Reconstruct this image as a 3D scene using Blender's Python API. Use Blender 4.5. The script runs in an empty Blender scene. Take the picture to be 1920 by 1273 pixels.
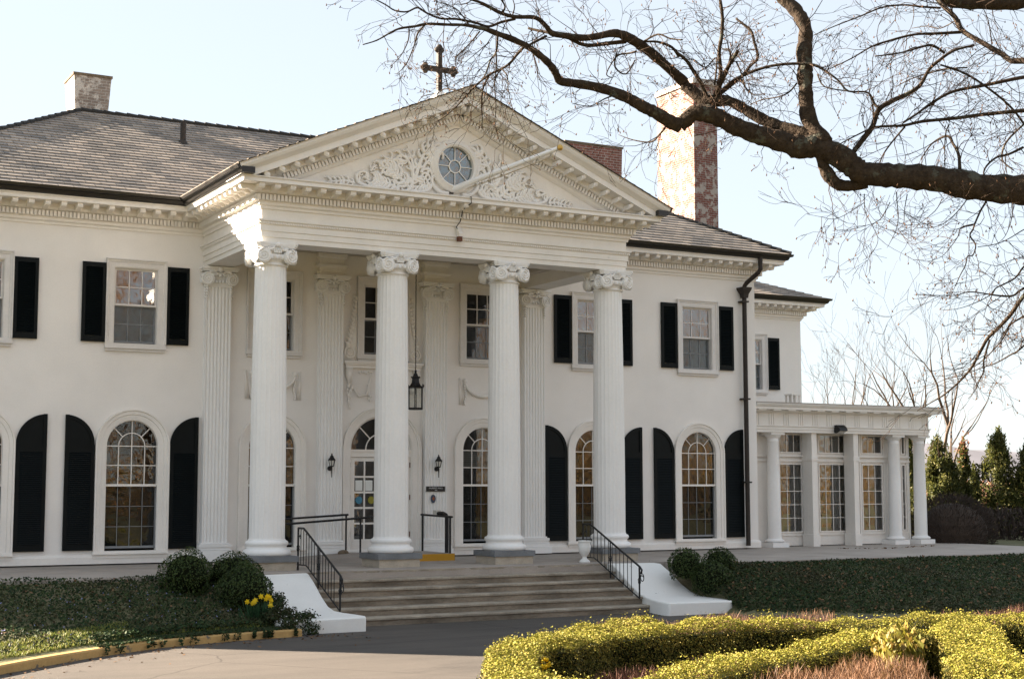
import bpy, bmesh, math, random
import numpy as np
from mathutils import Vector, Matrix
C = bpy.context.scene
COL = C.collection
PI = math.pi
R = math.radians
random.seed(11)
RNG = np.random.default_rng(7)

# ------------------------------------------------------------------ camera
cam = bpy.data.cameras.new('camera'); camo = bpy.data.objects.new('camera', cam); COL.objects.link(camo)
cam.sensor_width = 36.0; cam.lens = 2793.74 / 1920 * 36.0; cam.clip_end = 20000; cam.clip_start = 0.1
CAMP = Vector((-13.984, -31.863, 1.542))
_y, _p, _r = R(28.695), R(5.736), R(-0.077)
FW = Vector((math.sin(_y) * math.cos(_p), math.cos(_y) * math.cos(_p), math.sin(_p)))
RT = Vector((math.cos(_y), -math.sin(_y), 0)); UP = RT.cross(FW)
RT = RT * math.cos(_r) + UP * math.sin(_r); UP = RT.cross(FW)
camo.matrix_world = Matrix(((RT.x, UP.x, -FW.x, CAMP.x), (RT.y, UP.y, -FW.y, CAMP.y), (RT.z, UP.z, -FW.z, CAMP.z), (0, 0, 0, 1)))
C.camera = camo
C.render.resolution_x = 1024; C.render.resolution_y = 678

# ------------------------------------------------------------------ light
SUN = Vector((-1.67, 1.56, 1.0)).normalized()
SUN_EL = math.asin(SUN.z); SUN_AZ = math.atan2(SUN.x, SUN.y)
w = bpy.data.worlds.new('World'); C.world = w; w.use_nodes = True
nt = w.node_tree; bg = nt.nodes['Background']
sky = nt.nodes.new('ShaderNodeTexSky'); sky.sky_type = 'NISHITA'; sky.sun_disc = False
sky.sun_elevation = SUN_EL; sky.sun_rotation = SUN_AZ
sky.air_density = 1.0; sky.dust_density = 0.35; sky.ozone_density = 1.0; sky.altitude = 100
hs = nt.nodes.new('ShaderNodeHueSaturation'); hs.inputs['Saturation'].default_value = .66
nt.links.new(sky.outputs[0], hs.inputs['Color']); hz = nt.nodes.new('ShaderNodeMix'); hz.data_type = 'RGBA'; hz.inputs[0].default_value = .80; hz.inputs[7].default_value = (1.98, 2.17, 2.36, 1)
nt.links.new(hs.outputs[0], hz.inputs[6]); nt.links.new(hz.outputs[2], bg.inputs[0]); bg.inputs[1].default_value = 0.05
sl = bpy.data.lights.new('sun', 'SUN'); sl.energy = 5.0; sl.angle = R(0.5); sl.color = (1.0, 0.84, 0.66)
slo = bpy.data.objects.new('sun', sl); COL.objects.link(slo); slo.location = (-40, 40, 40)
slo.rotation_euler = (-SUN).to_track_quat('-Z', 'Y').to_euler()
C.view_settings.view_transform = 'Standard'; C.view_settings.look = 'None'
C.view_settings.exposure = 2.98; C.view_settings.gamma = 1.0
C.render.engine = 'CYCLES'
C.cycles.max_bounces = 8; C.cycles.transparent_max_bounces = 16; C.cycles.caustics_reflective = False; C.cycles.caustics_refractive = False

# ------------------------------------------------------------------ materials
def new_mat(name):
    m = bpy.data.materials.new(name); m.use_nodes = True
    n = m.node_tree; b = n.nodes['Principled BSDF']
    return m, n, b
def node(n, t, **kw):
    o = n.nodes.new(t)
    for k, v in kw.items(): setattr(o, k, v)
    return o
def tex_noise(n, vec, scale, detail=4, rough=.6):
    t = node(n, 'ShaderNodeTexNoise'); t.inputs['Scale'].default_value = scale
    t.inputs['Detail'].default_value = detail; t.inputs['Roughness'].default_value = rough
    if vec is not None: n.links.new(vec, t.inputs['Vector'])
    return t.outputs['Fac']
def ramp(n, fac, stops, interp='LINEAR'):
    r = node(n, 'ShaderNodeValToRGB'); r.color_ramp.interpolation = interp
    e = r.color_ramp.elements
    while len(e) < len(stops): e.new(0.5)
    for el, (p, c) in zip(e, stops):
        el.position = p; el.color = (*c, 1) if len(c) == 3 else c
    n.links.new(fac, r.inputs['Fac']); return r.outputs['Color']
def mixc(n, fac, a, b, mode='MIX'):
    m = node(n, 'ShaderNodeMix', data_type='RGBA', blend_type=mode)
    def put(s, v):
        if hasattr(v, 'is_linked') or hasattr(v, 'links'): n.links.new(v, s)
        elif isinstance(v, (int, float)): s.default_value = v
        else: s.default_value = (*v, 1)
    put(m.inputs[0], fac); put(m.inputs[6], a); put(m.inputs[7], b)
    return m.outputs[2]
def mul(c, k): return tuple(min(1, max(0, x * k)) for x in c)
def plain(name, col, rough=.6, var=.08, vscale=3.0, fine=.05, fscale=40, bump=0, bscale=60, spec=.4, metal=0, flecks=None, vec='Object', aniso=None, streak=0):
    m, n, b = new_mat(name)
    tc = node(n, 'ShaderNodeTexCoord'); v = tc.outputs[vec]
    if aniso:
        mp = node(n, 'ShaderNodeMapping'); mp.inputs['Scale'].default_value = aniso; n.links.new(v, mp.inputs['Vector']); v = mp.outputs[0]
    a = ramp(n, tex_noise(n, v, vscale, 5), [(.3, mul(col, 1 - var)), (.7, mul(col, 1 + var))])
    f = ramp(n, tex_noise(n, v, fscale, 3), [(.3, (1 - fine,) * 3), (.7, (1 + 0 * fine,) * 3)])
    c = mixc(n, 1.0, a, f, 'MULTIPLY')
    if streak:
        ms = node(n, 'ShaderNodeMapping'); ms.inputs['Scale'].default_value = (3.2, 3.2, .22); n.links.new(v, ms.inputs['Vector'])
        c = mixc(n, 1.0, c, ramp(n, tex_noise(n, ms.outputs[0], 1.6, 6, .7), [(.42, (1, 1, 1)), (.72, (1 - streak, 1 - streak * 1.1, 1 - streak * 1.35))]), 'MULTIPLY')
    if flecks:
        fc, fs, th = flecks
        k = ramp(n, tex_noise(n, v, fs, 6, .7), [(th, (0, 0, 0)), (th + .03, (1, 1, 1))])
        c = mixc(n, k, c, fc)
    n.links.new(c, b.inputs['Base Color'])
    b.inputs['Roughness'].default_value = rough; b.inputs['Specular IOR Level'].default_value = spec; b.inputs['Metallic'].default_value = metal
    if bump:
        bp = node(n, 'ShaderNodeBump'); bp.inputs['Strength'].default_value = bump; bp.inputs['Distance'].default_value = .02
        n.links.new(tex_noise(n, v, bscale, 4), bp.inputs['Height']); n.links.new(bp.outputs[0], b.inputs['Normal'])
    return m
M = {}
M['stucco'] = plain('stucco', (.85, .815, .775), .85, .05, .7, .04, 30, .25, 90, .2)
M['trim'] = plain('white_trim_paint', (.84, .80, .75), .55, .05, 1.5, .05, 25, .08, 120, .3, streak=.025)
M['column'] = plain('column_paint', (.85, .835, .815), .5, .03, 1.2, .04, 18, .06, 60, .3, streak=.02)
M['frieze'] = plain('peeling_paint', (.82, .785, .735), .6, .05, 2.0, .05, 30, .1, 80, .3, flecks=((.30, .25, .2), 5.0, .70))
M['frame'] = plain('weathered_frame_paint', (.72, .69, .66), .6, .06, 3, .08, 30, .1, 90, .3, flecks=((.3, .24, .2), 9, .72))
M['ceiling'] = plain('porch_ceiling_paint', (.55, .50, .44), .6, .08, 2, .08, 20, spec=.3)
M['shutter'] = plain('shutter_paint', (.0025, .005, .0058), .5, .2, 3, .2, 30, spec=.15)
M['bronze'] = plain('gutter_bronze', (.013, .0115, .010), .38, .15, 3, .1, 30, spec=.5)
M['iron'] = plain('black_iron', (.008, .008, .009), .5, .1, 5, .1, 40, spec=.4)
M['rust'] = plain('rusty_dark_metal', (.032, .024, .019), .7, .3, 8, .2, 40, .3, 60)
M['cheek'] = plain('cheek_white_paint', (.80, .79, .76), .6, .03, 2, .04, 30, .15, 60, .3, flecks=((.32, .31, .29), 4, .66))
M['yellow'] = plain('yellow_kerb_paint', (.52, .33, .13), .75, .14, 2.2, .14, 20, .4, 50, .2, flecks=((.16, .13, .10), 4, .60))
M['orange'] = plain('yellow_step_paint', (.55, .28, .02), .6, .05, 3, .05, 30)
M['bluestone'] = plain('bluestone', (.17, .18, .19), .7, .2, 3, .1, 30, .2, 50)
M['limestone'] = plain('limestone_block', (.47, .41, .33), .85, .15, 4, .12, 35, .4, 50)
M['steps'] = plain('weathered_concrete', (.265, .22, .17), .95, .45, 1.3, .30, 16, .5, 60, .2, aniso=(.8, 1, 3))
M['terrace'] = plain('terrace_concrete', (.38, .335, .295), .9, .16, 1.0, .1, 30, .3, 60, .2)
M['gold'] = plain('gilded_ball', (.6, .38, .1), .4, .1, 5, .1, 30, metal=.6)
M['brass'] = plain('rusty_hinge', (.13, .045, .02), .6, .1, 5, .1, 30)
M['plaque'] = plain('black_plaque', (.012, .012, .013), .4, .1, 5, .05, 30)
M['letter'] = plain('white_lettering', (.72, .72, .70), .6, .02, 5, .02, 30)
M['bluebadge'] = plain('blue_badge', (.05, .075, .12), .5, .1, 5, .1, 30)
M['redbadge'] = plain('red_badge', (.30, .09, .04), .5, .1, 5, .1, 30)
M['paper'] = plain('paper_notice', (.75, .76, .74), .7, .03, 5, .03, 30)
M['cyan'] = plain('blue_sticker', (.06, .22, .33), .5, .05, 5, .05, 30)
M['olive'] = plain('yellow_sticker', (.28, .25, .03), .5, .05, 5, .05, 30)
M['curtain'] = plain('tan_curtain', (.42, .26, .13), .9, .2, 6, .1, 30, aniso=(6, 6, .3))
M['blind'] = plain('pleated_blind', (.25, .25, .24), .9, .1, 3, .1, 30)
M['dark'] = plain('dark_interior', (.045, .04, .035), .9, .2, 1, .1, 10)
M['floorwood'] = plain('interior_floor', (.16, .09, .05), .5, .2, 2, .1, 20)
M['rope'] = plain('halyard_rope', (.5, .42, .3), .8, .1, 5, .1, 30)
M['grey'] = plain('grey_plastic', (.22, .23, .24), .5, .1, 5, .1, 30)
M['frost'] = plain('frosted_lens', (.62, .6, .55), .3, .05, 5, .05, 30)
M['mulch'] = plain('mulch', (.055, .038, .028), .95, .4, 2, .3, 25, .8, 40)
M['hill'] = plain('wooded_hill', (.13, .13, .155), .95, .2, .004, .15, .03)
M['rock'] = plain('mossy_stone', (.16, .12, .08), .9, .3, 8, .2, 40, .5)

def asphalt():
    m, n, b = new_mat('asphalt_drive'); tc = node(n, 'ShaderNodeTexCoord'); v = tc.outputs['Object']
    big = ramp(n, tex_noise(n, v, .35, 5), [(.25, (.066, .059, .053)), (.75, (.098, .085, .075))])
    mp = node(n, 'ShaderNodeMapping'); mp.inputs['Scale'].default_value = (.25, 1.6, 1); mp.inputs['Rotation'].default_value = (0, 0, R(28)); n.links.new(v, mp.inputs[0])
    st = ramp(n, tex_noise(n, mp.outputs[0], 1.2, 4), [(.35, (.84,) * 3), (.65, (1.06,) * 3)])
    c = mixc(n, 1, big, st, 'MULTIPLY')
    gr = ramp(n, tex_noise(n, v, 90, 2), [(.3, (.78,) * 3), (.7, (1.14,) * 3)])
    c = mixc(n, 1, c, gr, 'MULTIPLY')
    vo = node(n, 'ShaderNodeTexVoronoi'); vo.feature = 'DISTANCE_TO_EDGE'; vo.inputs['Scale'].default_value = .16
    nz = node(n, 'ShaderNodeTexNoise'); nz.inputs['Scale'].default_value = 1.2; n.links.new(v, nz.inputs['Vector'])
    wv = mixc(n, .25, v, nz.outputs['Color'], 'ADD'); n.links.new(wv, vo.inputs['Vector'])
    cr = ramp(n, vo.outputs['Distance'], [(0, (.45,) * 3), (.004, (1,) * 3)])
    c = mixc(n, 1, c, cr, 'MULTIPLY')
    n.links.new(c, b.inputs['Base Color']); b.inputs['Roughness'].default_value = .85; b.inputs['Specular IOR Level'].default_value = .3
    bp = node(n, 'ShaderNodeBump'); bp.inputs['Strength'].default_value = .5; bp.inputs['Distance'].default_value = .01
    n.links.new(tex_noise(n, v, 110, 3), bp.inputs['Height']); n.links.new(bp.outputs[0], b.inputs['Normal'])
    return m
M['asphalt'] = asphalt()
def earth():
    m, n, b = new_mat('lawn_and_soil'); tc = node(n, 'ShaderNodeTexCoord'); v = tc.outputs['Object']
    g = ramp(n, tex_noise(n, v, .5, 6), [(.3, (.085, .092, .045)), (.55, (.15, .14, .08)), (.75, (.23, .19, .13))])
    f = ramp(n, tex_noise(n, v, 30, 3), [(.3, (.65,) * 3), (.7, (1.2,) * 3)])
    n.links.new(mixc(n, 1, g, f, 'MULTIPLY'), b.inputs['Base Color']); b.inputs['Roughness'].default_value = .95; b.inputs['Specular IOR Level'].default_value = .1
    return m
M['earth'] = earth()
def brick(name, red, white, cover, scale=1.0):
    m, n, b = new_mat(name); tc = node(n, 'ShaderNodeTexCoord'); sp = node(n, 'ShaderNodeSeparateXYZ'); n.links.new(tc.outputs['Object'], sp.inputs[0])
    ad = node(n, 'ShaderNodeMath', operation='ADD'); n.links.new(sp.outputs[0], ad.inputs[0]); n.links.new(sp.outputs[1], ad.inputs[1])
    cb = node(n, 'ShaderNodeCombineXYZ'); n.links.new(ad.outputs[0], cb.inputs[0]); n.links.new(sp.outputs[2], cb.inputs[1])
    t = node(n, 'ShaderNodeTexBrick'); n.links.new(cb.outputs[0], t.inputs['Vector']); t.inputs['Scale'].default_value = 1
    t.inputs['Brick Width'].default_value = .215; t.inputs['Row Height'].default_value = .075; t.inputs['Mortar Size'].default_value = .008
    t.inputs['Color1'].default_value = (*red, 1); t.inputs['Color2'].default_value = (*mul(red, .7), 1); t.inputs['Mortar'].default_value = (*mul(white, .75), 1)
    k = ramp(n, tex_noise(n, cb.outputs[0], 3.0, 7, .66), [(cover, (0, 0, 0)), (cover + .05, (1, 1, 1))])
    c = mixc(n, k, t.outputs['Color'], white)
    st = ramp(n, tex_noise(n, tc.outputs['Object'], 9, 5), [(.3, (.8,) * 3), (.7, (1.05,) * 3)])
    n.links.new(mixc(n, 1, c, st, 'MULTIPLY'), b.inputs['Base Color']); b.inputs['Roughness'].default_value = .9
    bp = node(n, 'ShaderNodeBump'); bp.inputs['Strength'].default_value = .5; bp.inputs['Distance'].default_value = .012; bp.invert = True
    n.links.new(t.outputs['Fac'], bp.inputs['Height']); n.links.new(bp.outputs[0], b.inputs['Normal'])
    return m
M['brick_big'] = brick('red_brick_with_flaking_whitewash', (.20, .066, .048), (.36, .32, .29), .50)
M['brick_pale'] = brick('whitewashed_brick', (.31, .25, .215), (.55, .51, .47), .49)
M['brick_red'] = brick('weathered_red_brick', (.26, .10, .075), (.5, .44, .4), .60)
def shingle():
    m, n, b = new_mat('slate_shingles'); uv = node(n, 'ShaderNodeTexCoord').outputs['UV']
    t = node(n, 'ShaderNodeTexBrick'); n.links.new(uv, t.inputs['Vector']); t.inputs['Scale'].default_value = 1
    t.inputs['Brick Width'].default_value = .32; t.inputs['Row Height'].default_value = .22; t.inputs['Mortar Size'].default_value = .006
    t.inputs['Color1'].default_value = (.36, .305, .255, 1); t.inputs['Color2'].default_value = (.155, .143, .134, 1); t.inputs['Mortar'].default_value = (.03, .03, .03, 1)
    t.inputs['Bias'].default_value = -.1
    k = ramp(n, tex_noise(n, uv, .5, 5), [(.3, (.75,) * 3), (.7, (1.2,) * 3)])
    s = ramp(n, tex_noise(n, uv, 25, 3), [(.3, (.8,) * 3), (.7, (1.15,) * 3)])
    c = mixc(n, 1, mixc(n, 1, t.outputs['Color'], k, 'MULTIPLY'), s, 'MULTIPLY')
    n.links.new(c, b.inputs['Base Color']); b.inputs['Roughness'].default_value = .75; b.inputs['Specular IOR Level'].default_value = .35
    bp = node(n, 'ShaderNodeBump'); bp.inputs['Strength'].default_value = .4; bp.inputs['Distance'].default_value = .01
    n.links.new(t.outputs['Color'], bp.inputs['Height']); n.links.new(bp.outputs[0], b.inputs['Normal'])
    return m
M['shingle'] = shingle()
def glass(name, ior, tint, screen=0.0, screencol=(.1, .11, .11), wav=.012):
    m, n, b = new_mat(name); n.nodes.remove(b); out = n.nodes['Material Output']
    tc = node(n, 'ShaderNodeTexCoord')
    bp = node(n, 'ShaderNodeBump'); bp.inputs['Strength'].default_value = 1; bp.inputs['Distance'].default_value = wav
    n.links.new(tex_noise(n, tc.outputs['Object'], 2.2, 2), bp.inputs['Height'])
    fr = node(n, 'ShaderNodeFresnel'); fr.inputs['IOR'].default_value = ior; n.links.new(bp.outputs[0], fr.inputs['Normal'])
    tr = node(n, 'ShaderNodeBsdfTransparent'); tr.inputs[0].default_value = (*tint, 1)
    gl = node(n, 'ShaderNodeBsdfGlossy'); gl.inputs['Roughness'].default_value = .015; n.links.new(bp.outputs[0], gl.inputs['Normal'])
    under = tr.outputs[0]
    if screen:
        df = node(n, 'ShaderNodeBsdfDiffuse'); df.inputs[0].default_value = (*screencol, 1)
        mx0 = node(n, 'ShaderNodeMixShader'); mx0.inputs[0].default_value = screen
        n.links.new(under, mx0.inputs[1]); n.links.new(df.outputs[0], mx0.inputs[2]); under = mx0.outputs[0]
    mx = node(n, 'ShaderNodeMixShader'); n.links.new(fr.outputs[0], mx.inputs[0]); n.links.new(under, mx.inputs[1]); n.links.new(gl.outputs[0], mx.inputs[2])
    n.links.new(mx.outputs[0], out.inputs['Surface']); return m
M['glass'] = glass('window_glass', 1.85, (.8, .85, .85), wav=.006)
M['glass_up'] = glass('sky_reflecting_glass', 2.9, (.75, .8, .8), wav=.006)
M['glass_screen'] = glass('screened_window_glass', 1.6, (.6, .65, .65), .45, (.20, .225, .23), .006)
M['glass_low'] = glass('screened_lower_glass', 1.45, (.5, .52, .5), .30, (.03, .032, .03), .006)
M['glass_clear'] = glass('sunroom_glass', 2.4, (.85, .9, .9))
M['lampglass'] = glass('lantern_glass', 1.3, (.9, .9, .88), .15, (.6, .6, .55))
def leaf(name, cols, rough=.5, trans=.3, spec=.3, patch=None):
    m, n, b = new_mat(name); out = n.nodes['Material Output']
    ge = node(n, 'ShaderNodeNewGeometry')
    c = ramp(n, ge.outputs['Random Per Island'], [(i / (len(cols) - 1), k) for i, k in enumerate(cols)])
    tc = node(n, 'ShaderNodeTexCoord')
    k = ramp(n, tex_noise(n, tc.outputs['Object'], 1.3, 4), [(.3, (.75,) * 3), (.7, (1.15,) * 3)])
    c = mixc(n, 1, c, k, 'MULTIPLY')
    if patch: c = mixc(n, ramp(n, tex_noise(n, tc.outputs['Object'], .55, 5, .7), [(.48, (0, 0, 0)), (.66, (.45,) * 3)]), c, patch)
    n.links.new(c, b.inputs['Base Color']); b.inputs['Roughness'].default_value = rough; b.inputs['Specular IOR Level'].default_value = spec
    if trans:
        t = node(n, 'ShaderNodeBsdfTranslucent'); n.links.new(c, t.inputs[0])
        mx = node(n, 'ShaderNodeMixShader'); mx.inputs[0].default_value = trans
        n.links.new(b.outputs[0], mx.inputs[1]); n.links.new(t.outputs[0], mx.inputs[2]); n.links.new(mx.outputs[0], out.inputs['Surface'])
    return m
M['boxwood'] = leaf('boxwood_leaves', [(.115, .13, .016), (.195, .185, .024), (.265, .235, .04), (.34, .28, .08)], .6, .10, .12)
M['boxshade'] = leaf('shade_toned_boxwood_leaves', [(.035, .042, .008), (.07, .07, .012), (.13, .11, .02), (.22, .17, .04)], .6, .06, .12)  # darker copy of the boxwood leaves: shade of the hedge sides put into the colour
M['yew'] = leaf('yew_needles', [(.02, .038, .010), (.04, .066, .016), (.065, .085, .024)], .6, .1, .2)
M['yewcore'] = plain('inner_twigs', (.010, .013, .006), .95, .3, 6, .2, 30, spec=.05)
M['vinca'] = leaf('vinca_leaves', [(.012, .028, .014), (.024, .05, .02), (.045, .068, .022), (.055, .045, .024)], .6, .10, .08, (.05, .034, .02))
M['vinca_flower'] = leaf('vinca_flowers', [(.22, .24, .5), (.3, .32, .6)], .6, .2)
M['grass'] = leaf('grass_blades', [(.13, .17, .03), (.20, .23, .05), (.30, .26, .09)], .6, .25)
M['barberry'] = leaf('barberry_twigs', [(.075, .03, .022), (.13, .055, .035), (.17, .09, .055)], .7, .1)
M['straw'] = leaf('spirea_twigs', [(.13, .062, .032), (.21, .108, .052), (.155, .10, .07)], .7, .15)
M['greenyellow'] = leaf('new_growth', [(.16, .16, .02), (.24, .2, .03), (.2, .12, .03)], .6, .3)
M['conifer'] = leaf('juniper_needles', [(.03, .042, .010), (.08, .088, .02), (.15, .14, .04)], .6, .4)
M['bronzeleaf'] = leaf('bronzed_tip', [(.28, .10, .05), (.22, .09, .04)], .6, .2)
M['brush'] = leaf('brown_brush', [(.045, .035, .03), (.07, .055, .048), (.06, .045, .035)], .8, .05, .1)
M['woods'] = leaf('woodland_twigs', [(.14, .07, .022), (.30, .15, .05), (.12, .12, .03), (.36, .20, .08)], .8, .1, .1)
M['pinkbrush'] = leaf('sunlit_brush', [(.30, .16, .12), (.38, .22, .16), (.25, .15, .1)], .8, .1, .1)
M['daff'] = leaf('daffodil_petals', [(.75, .55, .01), (.85, .62, .02)], .5, .3)
M['daffleaf'] = leaf('daffodil_leaves', [(.02, .06, .025), (.03, .08, .03)], .5, .2)
M['deadleaf'] = leaf('dead_leaves', [(.13, .07, .035), (.2, .12, .06)], .8, .1)
def bark(name, a, b_, lich):
    m, n, b = new_mat(name); tc = node(n, 'ShaderNodeTexCoord'); v = tc.outputs['Object']
    c = ramp(n, tex_noise(n, v, 14, 6, .7), [(.3, a), (.7, b_)])
    k = ramp(n, tex_noise(n, v, 4, 5, .7), [(.58, (0, 0, 0)), (.64, (1, 1, 1))])
    c = mixc(n, k, c, lich)
    n.links.new(c, b.inputs['Base Color']); b.inputs['Roughness'].default_value = .95; b.inputs['Specular IOR Level'].default_value = .1
    bp = node(n, 'ShaderNodeBump'); bp.inputs['Strength'].default_value = .9; bp.inputs['Distance'].default_value = .03
    vo = node(n, 'ShaderNodeTexNoise'); vo.inputs['Scale'].default_value = 26; vo.inputs['Detail'].default_value = 6; n.links.new(v, vo.inputs['Vector'])
    n.links.new(vo.outputs[0], bp.inputs['Height']); n.links.new(bp.outputs[0], b.inputs['Normal'])
    return m
M['bark'] = bark('oak_bark', (.018, .013, .010), (.062, .046, .033), (.075, .075, .06))
M['twig'] = plain('oak_twigs', (.042, .028, .02), .9, .3, 2, .1, 30, spec=.1)
M['nosing'] = plain('worn_concrete_edge', (.34, .295, .235), .9, .34, 2.2, .2, 25, .4, 50, .2)
M['bud'] = plain('oak_buds', (.11, .062, .036), .8, .2, 3, .1, 30, spec=.1)
M['twigwood'] = plain('sunlit_branches', (.16, .09, .045), .9, .3, 1, .1, 10, spec=.1)
M['palebark'] = plain('pale_tree_bark', (.10, .076, .06), .9, .2, 1, .1, 10, spec=.1)

# ------------------------------------------------------------------ mesh helpers
class MB:
    def __init__(s): s.v = []; s.f = []; s.uv = []; s.m = []; s.mi = 0
    def add(s, vs, fs, uvs=None):
        o = len(s.v); s.v += [tuple(p) for p in vs]
        for i, f in enumerate(fs):
            s.f.append(tuple(k + o for k in f)); s.m.append(s.mi)
            s.uv.append(uvs[i] if uvs else None)
    def box(s, x0, x1, y0, y1, z0, z1):
        s.add([(x0, y0, z0), (x1, y0, z0), (x1, y1, z0), (x0, y1, z0), (x0, y0, z1), (x1, y0, z1), (x1, y1, z1), (x0, y1, z1)],
              [(0, 3, 2, 1), (4, 5, 6, 7), (0, 1, 5, 4), (1, 2, 6, 5), (2, 3, 7, 6), (3, 0, 4, 7)])
    def obox(s, c, ax, ay, az):
        c, ax, ay, az = map(Vector, (c, ax, ay, az)); P = []
        for k in ((-1, -1, -1), (1, -1, -1), (1, 1, -1), (-1, 1, -1), (-1, -1, 1), (1, -1, 1), (1, 1, 1), (-1, 1, 1)):
            P.append(c + ax * k[0] + ay * k[1] + az * k[2])
        s.add(P, [(0, 3, 2, 1), (4, 5, 6, 7), (0, 1, 5, 4), (1, 2, 6, 5), (2, 3, 7, 6), (3, 0, 4, 7)])
    def prism(s, poly, mapf, a, b):
        n = len(poly)
        s.add([mapf(p[0], p[1], a) for p in poly] + [mapf(p[0], p[1], b) for p in poly],
              [tuple(range(n)), tuple(range(2 * n - 1, n - 1, -1))] + [(i, i + n, (i + 1) % n + n, (i + 1) % n) for i in range(n)])
    def tube(s, pts, rad, n=8, cap=True, flat=None):
        pts = [Vector(p) for p in pts]
        if not hasattr(rad, '__len__'): rad = [rad] * len(pts)
        vs = []; prev = None
        for i, p in enumerate(pts):
            d = (pts[min(i + 1, len(pts) - 1)] - pts[max(i - 1, 0)])
            if d.length < 1e-9: d = Vector((0, 0, 1))
            d.normalize()
            if prev is None:
                a = d.orthogonal().normalized()
            else:
                a = prev - d * prev.dot(d)
                a = a.normalized() if a.length > 1e-6 else d.orthogonal().normalized()
            prev = a; b = d.cross(a)
            for k in range(n):
                t = 2 * PI * k / n; q = a * math.cos(t) * rad[i] + b * math.sin(t) * rad[i]
                if flat is not None: q = q - flat * (q.dot(flat)) * .5
                vs.append(p + q)
        fs = []
        for i in range(len(pts) - 1):
            for k in range(n): fs.append((i * n + k, i * n + (k + 1) % n, (i + 1) * n + (k + 1) % n, (i + 1) * n + k))
        if cap: fs.append(tuple(range(n - 1, -1, -1))); fs.append(tuple((len(pts) - 1) * n + k for k in range(n)))
        s.add(vs, fs)
    def lathe(s, prof, c=(0, 0, 0), n=24, rf=None):
        vs = []
        for j, (r, z) in enumerate(prof):
            for k in range(n):
                t = 2 * PI * k / n; rr = r if rf is None else rf(r, t, z)
                vs.append((c[0] + rr * math.cos(t), c[1] + rr * math.sin(t), c[2] + z))
        fs = []
        for j in range(len(prof) - 1):
            for k in range(n): fs.append((j * n + k, j * n + (k + 1) % n, (j + 1) * n + (k + 1) % n, (j + 1) * n + k))
        fs.append(tuple(range(n - 1, -1, -1))); fs.append(tuple((len(prof) - 1) * n + k for k in range(n)))
        s.add(vs, fs)
    def sphere(s, c, r, n=8, sx=1, sy=1, sz=1):
        prof = [(max(1e-4, math.sin(PI * i / n)), -math.cos(PI * i / n)) for i in range(n + 1)]
        vs = []; nn = n + 2
        for a, z in prof:
            for k in range(nn):
                t = 2 * PI * k / nn; vs.append((c[0] + r * sx * a * math.cos(t), c[1] + r * sy * a * math.sin(t), c[2] + r * sz * z))
        fs = [(j * nn + k, j * nn + (k + 1) % nn, (j + 1) * nn + (k + 1) % nn, (j + 1) * nn + k) for j in range(n) for k in range(nn)]
        s.add(vs, fs)
    def sweep(s, path, prof, mapf, closed=False):
        # prof: closed polygon of (a: offset along the right-hand normal of the path, b); mapf(px, py, b)
        n = len(path); m = len(prof); vs = []
        for i, p in enumerate(path):
            def dr(u, v):
                d = (v[0] - u[0], v[1] - u[1]); l = math.hypot(*d); return (d[0] / l, d[1] / l)
            d0 = dr(path[i - 1], p) if (i > 0 or closed) else None
            d1 = dr(p, path[(i + 1) % n]) if (i < n - 1 or closed) else None
            d0 = d0 or d1; d1 = d1 or d0
            n0 = (d0[1], -d0[0]); n1 = (d1[1], -d1[0]); mx, my = n0[0] + n1[0], n0[1] + n1[1]
            k = 2 / max(.05, (mx * mx + my * my)); mx *= k; my *= k
            for a, b in prof: vs.append(mapf(p[0] + mx * a, p[1] + my * a, b))
        fs = []
        for i in range(n if closed else n - 1):
            j = (i + 1) % n
            for q in range(m): fs.append((i * m + q, j * m + q, j * m + (q + 1) % m, i * m + (q + 1) % m))
        if not closed: fs.append(tuple(range(m))); fs.append(tuple((n - 1) * m + q for q in range(m - 1, -1, -1)))
        s.add(vs, fs)
    def build(s, name, mats, parent=None, smooth=False, normals=True, angle=None):
        me = bpy.data.meshes.new(name); me.from_pydata(s.v, [], s.f)
        if not isinstance(mats, (list, tuple)): mats = [mats]
        for q in mats: me.materials.append(q)
        if len(mats) > 1: me.polygons.foreach_set('material_index', s.m)
        if any(u is not None for u in s.uv):
            l = me.uv_layers.new(name='UVMap'); i = 0; arr = []
            for f, u in zip(s.f, s.uv): arr += [c for q in (u or [(0, 0)] * len(f)) for c in q]
            l.data.foreach_set('uv', arr)
        if normals and name != 'glass_pane':
            bm = bmesh.new(); bm.from_mesh(me); bmesh.ops.recalc_face_normals(bm, faces=bm.faces); bm.to_mesh(me); bm.free()
        if smooth:
            if angle: me.shade_smooth() if hasattr(me, 'shade_smooth') else None
            me.polygons.foreach_set('use_smooth', [True] * len(me.polygons))
            if angle:
                try: me.set_sharp_from_angle(angle=R(angle))
                except Exception: pass
        o = bpy.data.objects.new(name, me); COL.objects.link(o)
        if parent: o.parent = parent
        return o
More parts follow.
